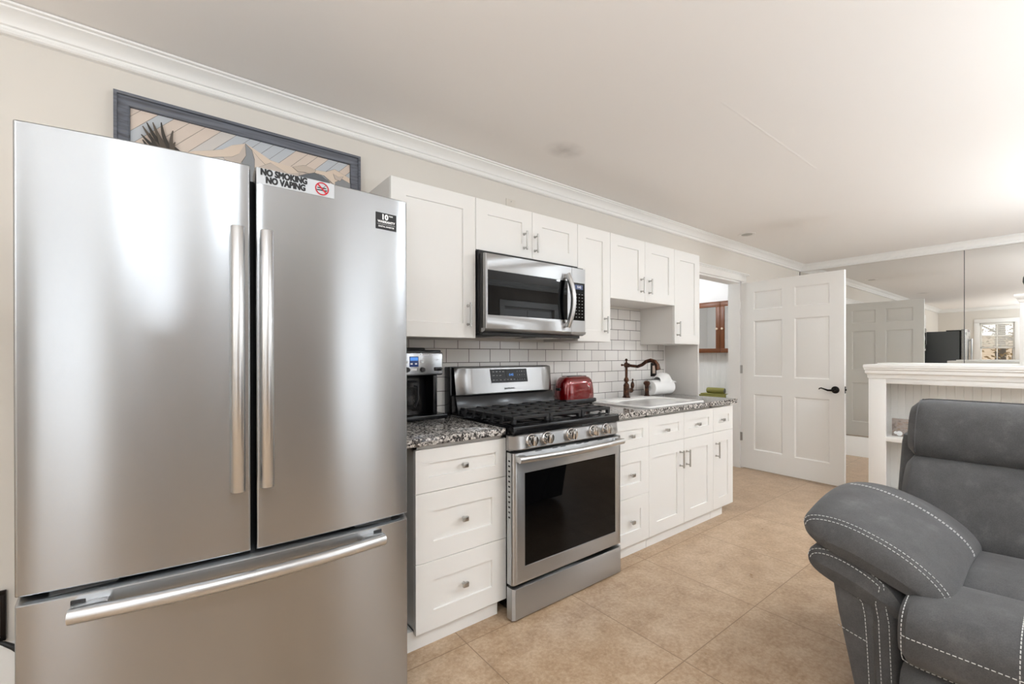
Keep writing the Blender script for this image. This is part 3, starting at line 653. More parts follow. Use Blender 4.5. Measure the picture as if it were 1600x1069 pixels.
b.prism([p + OUT * .0015 for p in P4], OUT * .0015); b.build('display_glass', 'darkglass', r)
b = MB(o)
b.text('0:45', BG(.402, 1.124, .0032), X, UPB, .02, 0, bold=.02); b.build('clock_digits', 'display', r)
b = MB(o)
for row, zz in enumerate((1.145, 1.122, 1.095)):
    for x in ([.268, .292, .316, .342] if row == 0 else [.268, .292, .318] if row == 1 else [.268, .292, .32, .348, .374, .398, .424]): b.box(x - .007, x + .007, BG(0, zz, .003).y * -1, BG(0, zz, .0034).y * -1, zz - .002, zz + .002, m=1); 
    for x in (.45, .468, .486, .505): b.box(x - .002, x + .002, BG(0, zz, .003).y * -1, BG(0, zz, .0034).y * -1, zz - .003, zz + .003, m=1)
b.build('keypad_lettering', ['display', 'inkgrey'], r)
b = MB(o); b.text('SAMSUNG', BG(.385, 1.041, .0012), X, UPB, .014, 0, bold=.02, xs=1.25); b.build('lettering', 'inkblack', r)
# burners and grates
for x, D in ((.15, .26), (.15, .5), (.382, .38), (.615, .26), (.615, .5)):
    b = MB(o); b.lathe(V(x, D, .909), [(.05, 0), (.05, .006), (.04, .01), (.04, .016), (.034, .02), (0, .02)], seg=24); b.build('burner', 'iron', r)
for x0, x1 in ((.028, .262), (.268, .496), (.502, .736)):
    b = MB(o); zt, zb = .946, .930; w = .0075
    bar = lambda a, c, d, e, zz=zt: b.box(a, c, d, e, zz - .016, zz, b=.003, seg=1)
    bar(x0, x1, .625, .645); bar(x0, x1, .135, .15); bar(x0, x0 + .014, .14, .64); bar(x1 - .014, x1, .14, .64)
    for D in (.215, .30, .385, .475, .56): bar(x0, x1, D - w, D + w, zt + .002)
    xm = (x0 + x1) / 2; bar(xm - w, xm + w, .14, .64, zt + .001)
    for x in (x0, x1 - .02):
        for D in (.14, .36, .622): b.box(x, x + .02, D, D + .022, .908, zb + .006, b=.003, seg=1)
    if True:                                        # splayed front and side feet
        for D in (.215, .30, .385, .475, .56):
            for s, x in ((-1, x0), (1, x1)):
                if (s < 0 and x0 < .1) or (s > 0 and x1 > .7): b.hexa([V(x - .004 + s * .012, D - w, .909), V(x + .004 + s * .012, D - w, .909), V(x + .004 + s * .012, D + w, .909), V(x - .004 + s * .012, D + w, .909), V(x - .006, D - w, zt), V(x + .006, D - w, zt), V(x + .006, D + w, zt), V(x - .006, D + w, zt)])
    b.build('grate', 'iron', r)
# control panel and knobs
n = 16; b = MB(o); secs = []
def bow(u, amt=.03, k=16): e = min(u, 1 - u) * k; return -amt * max(0, 1 - e) ** 2
for z, D in ((.867, .665), (.866, .694), (.862, .700), (.802, .706), (.797, .702), (.796, .665)):
    secs.append([V(-.022 + .784 * i / n, D + bow(i / n), z) for i in range(n + 1)])
b.loft(secs, closed=False, cap=False); b.box(-.012, .752, .64, .668, .792, .867); b.build('control_panel', 'steelmw', r)
for x, sc in ((.088, 1), (.19, 1), (.355, 1), (.523, 1), (.627, 1)):
    b = MB(o); q = V(x, .703, .838); b.lathe(q, [(.03, 0), (.03, .003), (.0265, .006), (.0255, .026), (.023, .03), (0, .0305)], OUT, 28, 0); b.box(x - .005, x + .005, .728, .742, .838 - .024, .838 + .024, b=.003, m=0)
    k = b.build('knob', 'chrome', r)
    b = MB(o); b.box(x + .022, x + .044, .7035, .708, .822, .852, b=.002); b.build('indicator_plate', 'chrome', k)
# oven door: frame around the dark window, vent slots, handle
b = MB(o); n = 18; DZ0, DZ1 = .168, .786
def ring(x0, x1, z0, z1, D): return [V(x0, D, z0), V(x1, D, z0), V(x1, D, z1), V(x0, D, z1)]
OX0, OX1 = -.021, .7625; WX0, WX1, WZ0, WZ1 = .050, .713, .243, .687
b.loft([ring(OX0, OX1, DZ0, DZ1, .657), ring(OX0, OX1, DZ0, DZ1, .690), ring(OX0 + .010, OX1 - .010, DZ0 + .002, DZ1 - .002, .702), ring(OX0 + .03, OX1 - .03, DZ0 + .01, DZ1 - .006, RF), ring(WX0, WX1, WZ0, WZ1, RF), ring(WX0 + .002, WX1 - .002, WZ0 + .002, WZ1 - .002, RF - .004)], cap=False)
b.face(ring(OX0, OX1, DZ0, DZ1, .657))
od = b.build('oven_door', 'steeldoor', r, angle=50)
b = MB(o); b.box(WX0 + .001, WX1 - .001, .68, RF - .0035, WZ0 + .001, WZ1 - .001); b.build('window', 'darkglass', od)
for xc, w in ((.135, .04), (.245, .035), (.30, .035), (.415, .035), (.47, .035), (.58, .04)): b = MB(o); b.box(xc - w / 2, xc + w / 2, RF - .003, RF + .0006, .7795, .7825); b.build('vent_slot', 'gap_shade', od)
b = MB(o)
for k in range(12): b.box(OX0 - .0006, OX0 + .003, .668, .682, .48 + k * .024, .488 + k * .024)
b.build('side_vent', 'gap_shade', od)
b = MB(o); pts = []
for i in range(21): u = i / 20; pts.append(V(-.012 + .744 * u, .742 + .026 * math.sin(PI * u), .762))
b.tube(pts, .0155, 16, up=(0, 0, 1), flat=.8)
for x in (.012, .708): b.box(x - .022, x + .022, RF - .004, .752, .747, .777, b=.006)
b.build('handle', 'handle', od)
b = MB(o); b.loft([ring(OX0, OX1, .006, .154, .655), ring(OX0, OX1, .006, .154, .695), ring(OX0 + .012, OX1 - .012, .008, .150, RF + .001), ring(OX0 + .012, OX1 - .012, .010, .146, RF + .002)]); b.build('storage_drawer', 'steeldoor', r)

# ------------------------------------------------------------------ microwave
o = V(.394, .2, 1.36); r = thing('microwave', 'stainless over-the-range microwave under the short wall cabinet', 'microwave', o)
MX0, MX1, MD = .018, .772, .42
b = MB(o); b.box(MX0 + .003, MX1 - .003, .01, .352, 1.365, 1.806, b=.003); b.box(MX0 + .006, MX1 - .006, .345, .402, 1.372, 1.786, b=.002)
b.hexa([V(MX0 + .01, .05, 1.356), V(MX1 - .01, .05, 1.356), V(MX1 - .01, .375, 1.35), V(MX0 + .01, .375, 1.35), V(MX0 + .01, .05, 1.372), V(MX1 - .01, .05, 1.372), V(MX1 - .01, .375, 1.372), V(MX0 + .01, .375, 1.372)], 0, .003)
b.build('body', 'blackmatte', r)
b = MB(o)
for x in (.16, .46): b.box(x, x + .2, .1, .3, 1.3485, 1.352, b=.001)
b.build('vent_filter', 'nickel', r)
b = MB(o); b.box(.66, .72, .31, .36, 1.3475, 1.351, b=.001); b.build('light_lens', 'lens', r)
XS = .6465; DZT, DZB = 1.779, 1.384
def mwring(x0, x1, z0, z1, D): return ring(x0, x1, z0, z1, D)
b = MB(o); wx0, wx1, wz0, wz1 = .033, .6135, 1.4555, 1.692
b.loft([mwring(MX0, XS, DZB, DZT, .400), mwring(MX0, XS, DZB, DZT, .412), mwring(MX0 + .008, XS - .0006, DZB + .003, DZT - .002, MD), mwring(wx0, wx1, wz0, wz1, MD), mwring(wx0 + .001, wx1 - .001, wz0 + .001, wz1 - .001, MD - .002)], cap=False)
b.loft([[V(x, MD, DZB + .004), V(x, MD - .006, DZB - .010), V(x, MD - .03, DZB - .018), V(x, .38, DZB - .016), V(x, .38, DZB + .004)] for x in (MX0, XS - .0005)])
md = b.build('door', 'steelmw', r, angle=50)
b = MB(o); b.box(wx0, wx1, .40, MD - .0015, wz0, wz1); b.build('window', 'darkglass', md)
b = MB(o); pts = []
for i in range(17): u = i / 16; pts.append(V(.599 + .010 * math.sin(PI * u), .438 + .036 * math.sin(PI * u), 1.412 + .318 * u))
b.tube(pts, [.013] + [.0145] * 15 + [.013], 14, flat=1.25, up=(1, 0, 0))
for z in (1.424, 1.718): b.box(.588, .610, MD - .002, .446, z - .012, z + .012, b=.004)
b.build('handle', 'handle', md)
b = MB(o); b.loft([mwring(XS + .001, MX1, DZB, DZT, .400), mwring(XS + .001, MX1, DZB, DZT, .412), mwring(XS + .0016, MX1 - .008, DZB + .003, DZT - .002, MD), mwring(XS + .002, MX1 - .009, DZB + .004, DZT - .003, MD)], m=0)
b.loft([[V(x, MD, DZB + .004), V(x, MD - .006, DZB - .010), V(x, MD - .03, DZB - .018), V(x, .38, DZB - .016), V(x, .38, DZB + .004)] for x in (XS + .001, MX1)], m=0)
cp = b.build('control_panel', 'steelmw', r, angle=50)
b = MB(o); b.box(.650, .7585, MD - .002, MD + .0012, 1.4575, 1.688, m=0); b.box(.672, .742, MD, MD + .0016, 1.648, 1.676, m=1); b.text('0:45', V(.71, MD + .0018, 1.662), X, Z, .02, 2, bold=.02)
for i in range(8):
    for j in range(3): b.box(.680 + j * .026, .690 + j * .026, MD, MD + .0015, 1.476 + i * .02, 1.480 + i * .02, m=3)
b.build('keypad', ['darkglass', 'screen', 'inkwhite', 'inkgrey'], cp)
# ------------------------------------------------------------------ refrigerator (local: x across, d out from its back, rotated a touch)
fr = thing('refrigerator', 'tall stainless french-door refrigerator in the left foreground', 'refrigerator', V(-1.0485, 0, 0)); fr.rotation_euler = (0, 0, -.04)
HW = .4555
b = MB(); b.box(-HW + .006, HW - .006, .03, .80, .03, 1.735, b=.004)
for x in (-.36, .36):
    for D in (.12, .74): b.cyl(V(x, D, .0), V(x, D, .04), .025, 12)
b.build('cabinet', 'darkgrey', fr)
b = MB(); b.box(-.25, .25, .62, .80, .9, 1.70); b.box(-HW + .012, HW - .012, .795, .835, .06, 1.75); b.build('gasket', 'gap_shade', fr)
for s in (-1, 1): b = MB(); b.box(s * .39 - .055, s * .39 + .055, .60, .825, 1.7345, 1.757, b=.006); b.build('hinge_cover', 'blackmatte', fr)
def fdepth(x): return .913 - .028 * (x / HW) ** 2
def fdoor(x0, x1, z0, z1, D0=.828, n=22, chamfer=0., er=.006, sidel=True):
    b = MB()
    def sec(ins, zz, back=0.):
        P = []
        for i in range(n + 1):
            x = x0 + (x1 - x0) * i / n; P.append((x, fdepth(x)))
        pts = [V(x0, D0, zz)]
        for i in range(5):                          # rounded side edges
            a = PI / 2 * i / 4; pts.append(V(x0 + er * (1 - math.sin(a)), fdepth(x0) - er * (1 - math.cos(a)) * 0 - er + er * math.sin(a) * 1 - ins - back, zz) if False else V(x0 + er - er * math.cos(a), fdepth(x0) - er + er * math.sin(a) - ins - back, zz))
        for i in range(1, n):
            x = x0 + er + (x1 - x0 - 2 * er) * i / n; pts.append(V(x, fdepth(x) - ins - back, zz))
        for i in range(5):
            a = PI / 2 * (1 - i / 4); pts.append(V(x1 - er + er * math.cos(a), fdepth(x1) - er + er * math.sin(a) - ins - back, zz))
        pts.append(V(x1, D0, zz)); return pts
    if chamfer: b.loft([sec(.003, z0), sec(0, z0 + .003), sec(0, z1 - chamfer - .002), sec(.002, z1 - chamfer), sec(.030, z1)])
    else: b.loft([sec(.003, z0), sec(0, z0 + .003), sec(0, z1 - .003), sec(.003, z1)])
    return b
dl = fdoor(-HW, -.0062, .704, 1.768).build('door', 'steel', fr); dl['label'] = 'left fridge door'
dr = fdoor(.0062, HW, .704, 1.768).build('door', 'steel', fr); dr['label'] = 'right fridge door with the stickers'
fz = fdoor(-HW, HW, .045, .697, chamfer=.013).build('freezer_drawer', 'steel', fr)
M['pale_hinge'] = mat('pale_hinge', srgb(205, 208, 210), .4)
for s in (-1, 1): b = MB(); b.box(s * .345 - .06, s * .345 + .06, .84, .875, .6985, .7035, b=.001); b.build('hinge_plate', 'pale_hinge', fr)
def barh(parent, x, z0, z1):
    b = MB(); pts = []
    D = .947
    for i in range(2): pass
    b.loft([[V(x + .0165 * k * math.cos(a), D + .015 * k * math.sin(a), z) for a in [2 * PI * i / 24 for i in range(24)]] for k, z in ((.9, z0), (1, z0 + .002), (1, z1 - .002), (.9, z1))])
    for z in (z0 + .03, z1 - .03): b.box(x - .009, x + .009, fdepth(x) - .004, D - .004, z - .022, z + .022, b=.003)
    b.build('door_handle', 'handle', parent)
barh(dl, -.0385, .8805, 1.586); barh(dr, .0292, .8825, 1.586)
b = MB(); pts = []
for i in range(33):
    u = i / 32; x = -.362 + .722 * u; pts.append(V(x, .932 + .034 * math.sin(PI * u), .6525))
b.tube(pts, .0175, 18, up=(0, 0, 1), flat=.85)
for x in (-.33, .33): b.box(x - .034, x + .034, fdepth(x) - .003, .940, .640, .668, b=.006)
b.build('drawer_handle', 'handle', fz)
for x0, x1 in ((-.365, -.255), (.262, .362)):
    b = MB(); xm = (x0 + x1) / 2; b.box(x0, x1, fdepth(x0) - .008, min(fdepth(x0), fdepth(x1)) + .0025, .638, .6745, b=.002); b.build('handle_mount', 'blackmatte', fz)
# stickers follow the bowed door
def sticker(name, x0, x1, z0, z1, mats, texts, rings=()):
    b = MB(); n = 8; off = .0012
    front = [(x0 + (x1 - x0) * i / n) for i in range(n + 1)]
    b.loft([[V(x, fdepth(x) + .0002, z0) for x in front], [V(x, fdepth(x) + off, z0) for x in front], [V(x, fdepth(x) + off, z1) for x in front], [V(x, fdepth(x) + .0002, z1) for x in front]], closed=False, cap=False)
    xm = (x0 + x1) / 2; sl = (fdepth(x1) - fdepth(x0)) / (x1 - x0); Ut = V(1, sl, 0).normalized()
    bulge = max(fdepth(x) - (fdepth(xm) + sl * (x - xm)) for x in front) + off + .0002
    P = lambda x, z, e=0: V(x, fdepth(xm) + sl * (x - xm) + bulge + e, z)
    for body, x, z, size, m, bold, xs in texts: b.text(body, P(x, z), Ut, Z, size, m, bold=bold, xs=xs)
    for m, pts, e in rings: b.prism([P(x, z, e) for x, z in pts], OUT * .0004, m)
    return b.build(name, mats, dr)
cxr, czr, R1, R2 = .179, 1.7445, .0195, .0160
segs = []
for i in range(28):
    a0, a1 = 2 * PI * i / 28, 2 * PI * (i + 1) / 28
    segs.append((2, [(cxr + R2 * math.cos(a0), czr + R2 * math.sin(a0)), (cxr + R1 * math.cos(a0), czr + R1 * math.sin(a0)), (cxr + R1 * math.cos(a1), czr + R1 * math.sin(a1)), (cxr + R2 * math.cos(a1), czr + R2 * math.sin(a1))], .0002))
dg = .0122; w = .0016
segs.append((2, [(cxr - dg - w, czr + dg - w), (cxr - dg + w, czr + dg + w), (cxr + dg + w, czr - dg + w), (cxr + dg - w, czr - dg - w)], .0005))
for a, c, z0, z1 in ((-.0145, .0135, -.0065, -.0035), (-.013, .012, .0005, .0032)): segs.append((1, [(cxr + a, czr + z0), (cxr + c, czr + z0 + .001), (cxr + c, czr + z1 + .001), (cxr + a, czr + z1)], .0001))
for k in range(4): segs.append((1, [(cxr + .004 + k * .0016, czr + .004 + k * .0022), (cxr + .0052 + k * .0016, czr + .004 + k * .0022), (cxr + .0066 + k * .0016, czr + .0062 + k * .0022), (cxr + .0054 + k * .0016, czr + .0062 + k * .0022)], .0001))
s = sticker('sticker', .0085, .2145, 1.7225, 1.7665, ['label', 'inkblack', 'inkred'], [('NO SMOKING', .078, 1.7555, .0245, 1, .06, .77), ('NO VAPING', .082, 1.7350, .0245, 1, .06, .77)], segs)
s['label'] = 'white no smoking no vaping sticker with a red crossed circle'
s = sticker('sticker', .345, .416, 1.658, 1.712, ['inkblack', 'inkwhite'], [('10', .375, 1.698, .024, 1, .05, 1.), ('YEAR', .396, 1.704, .006, 1, .03, 1.), ('WARRANTY', .3805, 1.6825, .0105, 1, .05, 1.02), ('DIGITAL INVERTER', .3805, 1.667, .0070, 1, .03, .92)],
    [(1, [(.35, 1.6742), (.411, 1.6742), (.411, 1.6748), (.35, 1.6748)], 0)])
s['label'] = 'black ten year warranty sticker'

# ------------------------------------------------------------------ framed picture above the refrigerator
px0, px1, pz0, pz1 = -1.4311, -.4917, 1.775, 2.266; o = V((px0 + px1) / 2, 0, pz0); r = thing('framed_picture', 'wide grey framed wood-inlay picture of mountains above the refrigerator', 'picture', o)
b = MB(o)
def frame_side(a0, a1, i0, i1): # outer pts, inner pts (x,z)
    f = lambda p, D: V(p[0], D, p[1])
    lerp = lambda p, q, t: (p[0] + (q[0] - p[0]) * t, p[1] + (q[1] - p[1]) * t)
    s = []
    for A, I in ((a0, i0), (a1, i1)): s.append([f(A, .003), f(A, .036), f(lerp(A, I, .22), .036), f(lerp(A, I, .25), .026), f(lerp(A, I, .92), .021), f(lerp(A, I, .95), .025), f(I, .024), f(I, .003)])
    b.loft(s)
FW = .047; O4 = [(px0, pz0), (px1, pz0), (px1, pz1), (px0, pz1)]; I4 = [(px0 + FW, pz0 + FW), (px1 - FW, pz0 + FW), (px1 - FW, pz1 - FW), (px0 + FW, pz1 - FW)]
for i in range(4): frame_side(O4[i], O4[(i + 1) % 4], I4[i], I4[(i + 1) % 4])
b.build('frame', 'frame', r)
b = MB(o); ax0, ax1, az0, az1 = px0 + FW, px1 - FW, pz0 + FW, pz1 - FW
b.box(ax0, ax1, .003, .012, az0, az1)
pc = [mat('inlay_' + n, srgb(*c), .6) for n, c in dict(blue=(196, 200, 204), pale=(212, 206, 200), peach=(222, 206, 192), tan=(206, 190, 174), sand=(226, 208, 190), rose=(206, 192, 180), grey=(150, 152, 154), dark=(110, 114, 118), wing=(60, 54, 48), wing2=(92, 82, 72))
      .items()]
def clip(poly, x0, x1, z0, z1):
    for ax, lim, sg in ((0, x0, 1), (0, x1, -1), (1, z0, 1), (1, z1, -1)):
        out = []
        for p, q in zip(poly, poly[1:] + poly[:1]):
            ip, iq = (p[ax] - lim) * sg >= 0, (q[ax] - lim) * sg >= 0
            if ip: out.append(p)
            if ip != iq: t = (lim - p[ax]) / (q[ax] - p[ax]); out.append((p[0] + (q[0] - p[0]) * t, p[1] + (q[1] - p[1]) * t))
        poly = out
        if len(poly) < 3: return []
    return poly
def inlay(poly, D, m, t=.0012):
    poly = clip(poly, ax0 + .001, ax1 - .001, az0 + .001, az1 - .001)
    if len(poly) > 2: b.prism([V(x, D, z) for x, z in poly], OUT * t, m + 1)
xx = ax0 - .5
while xx < ax1 + .05:                               # slanting sky boards
    w = random.uniform(.042, .058); q = .0009; L = (az1 - az0) * .95
    inlay([(xx + q, az0), (xx + w - q, az0), (xx + w - q + L, az1), (xx + q + L, az1)], .012, random.choice([0, 0, 1, 2, 1, 2])); xx += w
W0 = lambda u, v: (ax0 + (ax1 - ax0) * u, v)
mts = [(4, [(.20, 2.09), (.236, 2.105), (.305, 2.125), (.36, 2.143), (.398, 2.17), (.458, 2.192), (.47, 2.15), (.40, 2.12), (.361, 2.109), (.30, 2.095), (.2, 2.0)]),
       (5, [(.361, 2.109), (.40, 2.12), (.43, 2.14), (.458, 2.192), (.462, 2.14), (.443, 2.108), (.42, 2.06), (.36, 2.0)]), (1, [(.28, 2.085), (.31, 2.097), (.361, 2.107), (.41, 2.06), (.3, 1.9)]),
       (6, [(.458, 2.192), (.488, 2.17), (.50, 2.13), (.52, 2.10), (.50, 2.0), (.43, 2.0), (.443, 2.108), (.462, 2.14)]),
       (4, [(.458, 2.192), (.52, 2.168), (.575, 2.144), (.63, 2.138), (.683, 2.137), (.72, 2.115), (.66, 2.10), (.60, 2.095), (.56, 2.11), (.52, 2.14), (.488, 2.17)]),
       (2, [(.488, 2.17), (.52, 2.14), (.56, 2.11), (.575, 2.132), (.58, 2.08), (.54, 2.0), (.5, 2.05), (.50, 2.13)]), (5, [(.52, 2.10), (.575, 2.132), (.66, 2.10), (.72, 2.115), (.70, 2.0), (.52, 2.0)]),
       (3, [(.683, 2.137), (.744, 2.159), (.806, 2.148), (.85, 2.15), (.80, 2.12), (.744, 2.125), (.71, 2.12)]), (7, [(.70, 2.095), (.744, 2.115), (.797, 2.134), (.84, 2.125), (.88, 2.106), (.90, 2.0), (.70, 2.0)]),
       (4, [(.797, 2.134), (.806, 2.148), (.86, 2.152), (.909, 2.175), (.94, 2.165), (.996, 2.147), (1.0, 2.05), (.95, 2.07), (.90, 2.10), (.85, 2.13)]), (6, [(.91, 2.11), (.95, 2.135), (1.0, 2.12), (1.0, 2.0), (.92, 2.03)]), (5, [(.90, 2.15), (.93, 2.14), (.96, 2.15), (.94, 2.12), (.91, 2.125)])]
for i, (m, p) in enumerate(mts):
    P = [W0(*q) for q in p]; cx_ = sum(q[0] for q in P) / len(P); cz_ = sum(q[1] for q in P) / len(P)
    inlay(P, .0126 + i * .0007, -1, .0012)
    inlay([(q[0] + (cx_ - q[0]) / max(1e-6, math.hypot(cx_ - q[0], cz_ - q[1])) * .0011, q[1] + (cz_ - q[1]) / max(1e-6, math.hypot(cx_ - q[0], cz_ - q[1])) * .0011) for q in P], .0131 + i * .0007, m, .0012)
for i, (u0, v0, u1, v1) in enumerate([(.14, 2.06, .040, 2.121), (.14, 2.065, .045, 2.155), (.145, 2.07, .060, 2.173), (.15, 2.07, .082, 2.179), (.155, 2.07, .113, 2.187), (.162, 2.06, .157, 2.165), (.12, 2.04, .045, 2.10), (.165, 2.05, .165, 2.12), (.13, 2.05, .07, 2.13), (.15, 2.05, .10, 2.14)]):
    A, B_ = W0(u0, v0), W0(u1, v1); dx, dz = B_[0] - A[0], B_[1] - A[1]; L = math.hypot(dx, dz); nx, nz = -dz / L, dx / L; bend = .008
    pts = []
    for k in range(7): f = k / 6; wdt = .0075 * (1 - .75 * f ** 2.5); pts.append((A[0] + dx * f + nx * (bend * math.sin(PI * f) + wdt), A[1] + dz * f + nz * (bend * math.sin(PI * f) + wdt)))
    for k in range(6, -1, -1): f = k / 6; wdt = .0075 * (1 - .75 * f ** 2.5); pts.append((A[0] + dx * f + nx * (bend * math.sin(PI * f) - wdt), A[1] + dz * f + nz * (bend * math.sin(PI * f) - wdt)))
    inlay(pts, .022 + i * .0005, 8 + i % 2, .0016)
inlay([W0(.05, 2.06), W0(.09, 2.10), W0(.13, 2.115), W0(.17, 2.10), W0(.2, 2.08), W0(.26, 2.0), W0(.1, 1.96)], .0215, 8, .0016)
b.build('artwork', [mat('inlay_gap', srgb(90, 80, 72), .8)] + pc, r, angle=30)

# ------------------------------------------------------------------ bookcase divider with post
BX = 3.3; o = V(BX + .15, 2.2, 0); r = thing('bookcase', 'white half-height bookcase divider behind the sofa', 'bookcase', o)
BDD0, BDD1, ZTOP = 1.2435, 3.3, 1.165
b = MB(o)
b.box(BX, BX + .022, BDD0, BDD0 + .114, .001, 1.055, b=.002); b.box(BX, BX + .022, BDD1 - .114, BDD1, .001, 1.055, b=.002)
b.box(BX, BX + .022, BDD0 + .113, BDD1 - .113, 1.012, 1.055, b=.001); b.box(BX, BX + .022, BDD0 + .113, BDD1 - .113, .001, .062, b=.001); b.build('face_frame', 'trim', r)
b = MB(o); b.box(BX + .02, BX + .33, BDD0 + .002, BDD0 + .03, .001, 1.1); b.box(BX + .02, BX + .33, BDD1 - .03, BDD1 - .002, .001, 1.1); b.box(BX + .02, BX + .33, BDD0 + .03, BDD1 - .03, 1.03, 1.05)
for sx in (BX + .07, BX + .25):                     # shelf pin holes read as small dimples
    for k in range(9):
        z = .2 + k * .032
        b.cyl(V(sx, BDD0 + .0295, z), V(sx, BDD0 + .0306, z), .003, 8)
b.build('side', 'trim', r)
b = MB(o); d = BDD0 + .03; b.box(BX + .325, BX + .335, BDD0 + .002, BDD1 - .002, .001, 1.1)
while d < BDD1 - .05:
    b.box(BX + .314, BX + .326, d, d + .05, .06, 1.04, b=.0022, seg=1); d += .05
b.build('beadboard_back', 'trim', r)
for z0, z1 in ((.540, .578), (.062, .105)):
    b = MB(o); b.box(BX + (.004 if z0 > .3 else .002), BX + .315, BDD0 + .03, BDD1 - .03, z0, z1, b=.002); b.build('shelf', 'trim', r)
b = MB(o); pr = [(0, 1.052), (.006, 1.054), (.008, 1.075), (.012, 1.088), (.020, 1.094), (.020, 1.118), (.026, 1.124), (.026, 1.134), (.030, 1.140), (.030, 1.160), (.027, 1.165)]
def ringb(e, z): return [V(BX - e, BDD0 - e, z), V(BX + .335 + e, BDD0 - e, z), V(BX + .335 + e, BDD1 + e, z), V(BX - e, BDD1 + e, z)]
b.loft([ringb(e, z) for e, z in pr]); b.build('cornice', 'trim', r, angle=20)
b = MB(o); b.box(BX + .01, BX + .345, BDD0 + .055, BDD1, 1.1645, 1.1775, b=.003); b.build('top_slab', 'trim', r)
o2 = V(3.38, 2.15, 1.1775); r2 = thing('half_post', 'short white capped post standing on the bookcase top', 'post', o2)
b = MB(o2); b.box(3.30, 3.44, 2.083, 2.223, 1.1778, 1.615, b=.003); b.build('shaft', 'trim', r2)
b = MB(o2); b.loft([[V(3.37 + sx * (.07 + e), 2.153 + sd * (.07 + e), z) for sx, sd in ((-1, -1), (1, -1), (1, 1), (-1, 1))] for e, z in ((0, 1.60), (.004, 1.605), (.008, 1.62), (.022, 1.635), (.024, 1.642), (.026, 1.644), (.026, 1.655), (.023, 1.658))]); b.build('cap', 'trim', r2, angle=20)
o3 = V(3.37, 2.16, 1.6582); b = MB(o3); b.lathe(o3, [(.05, 0), (.055, .004), (.055, .02), (.045, .03), (.058, .06), (.068, .09), (.066, .12), (.05, .15), (.03, .165), (0, .168)], seg=24); tag(b.build('ornament', 'darkgrey'), 'dark grey rounded ornament on the capped post', 'ornament')
# picture block on the shelf
def block_mat():
    m = mat('shore_print', (.3, .27, .25), .5); t = NT(m); v = t.obj((1, 6, 14)); n = t.noise(v, 3.5, 5)
    t.l(t.ramp(n, [(.3, srgb(120, 108, 102)), (.5, srgb(168, 158, 152)), (.66, srgb(150, 128, 112)), (.8, srgb(196, 190, 186))]), t.b.inputs['Base Color']); return m
o = V(3.41, 1.50, .578); r = thing('photo_block', 'small block print of a stony shore on the bookcase shelf', 'photo block', o)
b = MB(o); b.box(3.40, 3.425, 1.376, 1.56, .5785, .722, b=.001); b.build('block', block_mat(), r)
b = MB(o)
for D, z, s in ((1.40, .607, .012), (1.424, .603, .020)): b.lathe(V(3.40, D, z), [(s, 0), (s * .9, .001), (0, .0012)], (-1, 0, 0), 12)
b.build('white_stones', 'inkwhite', r)

# ------------------------------------------------------------------ left edge: dark wall vent, cord
o = V(-1.85, .0, .36); r = thing('wall_vent', 'dark framed wall vent low on the wall left of the refrigerator', 'vent', o)
b = MB(o)
for q in ((-2.0, -1.713, .0005, .014, .415, .428), (-2.0, -1.713, .0005, .014, .255, .268), (-1.726, -1.713, .0005, .014, .268, .415), (-2.0, -1.987, .0005, .014, .268, .415)): b.box(*q, b=.002)
b.build('frame', 'bronze', r)
b = MB(o); b.box(-1.987, -1.726, .0005, .003, .268, .415)
for k in range(16): b.box(-1.985 + k * .0163, -1.976 + k * .0163, .003, .009, .27, .414)
b.build('grille', 'black', r)
o = V(-1.62, .03, .1); b = MB(o); b.tube([V(-1.735, .022, .262), V(-1.715, .028, .252), V(-1.69, .034, .232), V(-1.665, .038, .20), V(-1.64, .036, .15), V(-1.60, .03, .09), V(-1.57, .028, .03), V(-1.53, .032, .008)], [.004, .007, .009, .010, .010, .009, .008, .008], 10)
tag(b.build('power_cord', 'cord'), 'black power cord running down behind the refrigerator', 'cord')

# ------------------------------------------------------------------ ceiling light, then the added downlights and floor lamps
o = V(3.235, .28, CEIL); r = thing('recessed_light', 'round recessed ceiling light near the doorway', 'ceiling light', o)
b = MB(o); b.lathe(V(3.235, .28, CEIL), [(.062, -.004), (.075, -.006), (.082, -.004), (.083, 0)], seg=32, cap=False); b.lathe(V(3.235, .28, CEIL), [(.062, -.004), (.058, -.001), (.0, -.001)], seg=32, cap=False); b.build('trim_ring', 'ceiling', r)
b = MB(o); b.lathe(V(3.235, .28, CEIL - .0025), [(.05, 0), (.046, -.002), (0, -.003)], seg=28); b.build('lens', mat('grey_lens', srgb(190, 186, 180), .5), r)
for x, D in ADDED_LAMPS:
    o = V(x, D, CEIL); r = thing('added_downlight', 'added unseen ceiling lamp brightening the seating area', 'ceiling light', o, 'added downlights over the seating area')
    b = MB(o); b.lathe(o, [(.07, -.001), (.07, -.005), (.09, -.005), (.094, -.0005)], seg=28, cap=False); b.build('trim_ring', 'trim', r)
for x, D, p in ADDED_TORCH:
    o = V(x, D, 0); r = thing('added_floor_lamp', 'added unseen torchiere floor lamp by the window wall', 'lamp', o, 'added torchieres by the window wall')
    b = MB(o); b.lathe(o, [(.15, .001), (.15, .02), (.02, .03)], seg=24); b.build('base', 'nickel', r)
    b = MB(o); b.cyl(V(x, D, .02), V(x, D, TZ), .012, 12); b.build('pole', 'nickel', r)
    b = MB(o); b.lathe(o, [(.02, TZ - .02), (.10, TZ + .02), (.18, TZ + .10), (.20, TZ + .13), (.195, TZ + .13), (.17, TZ + .11), (.0, TZ + .08)], seg=28, cap=False); b.build('bowl', 'trim', r)
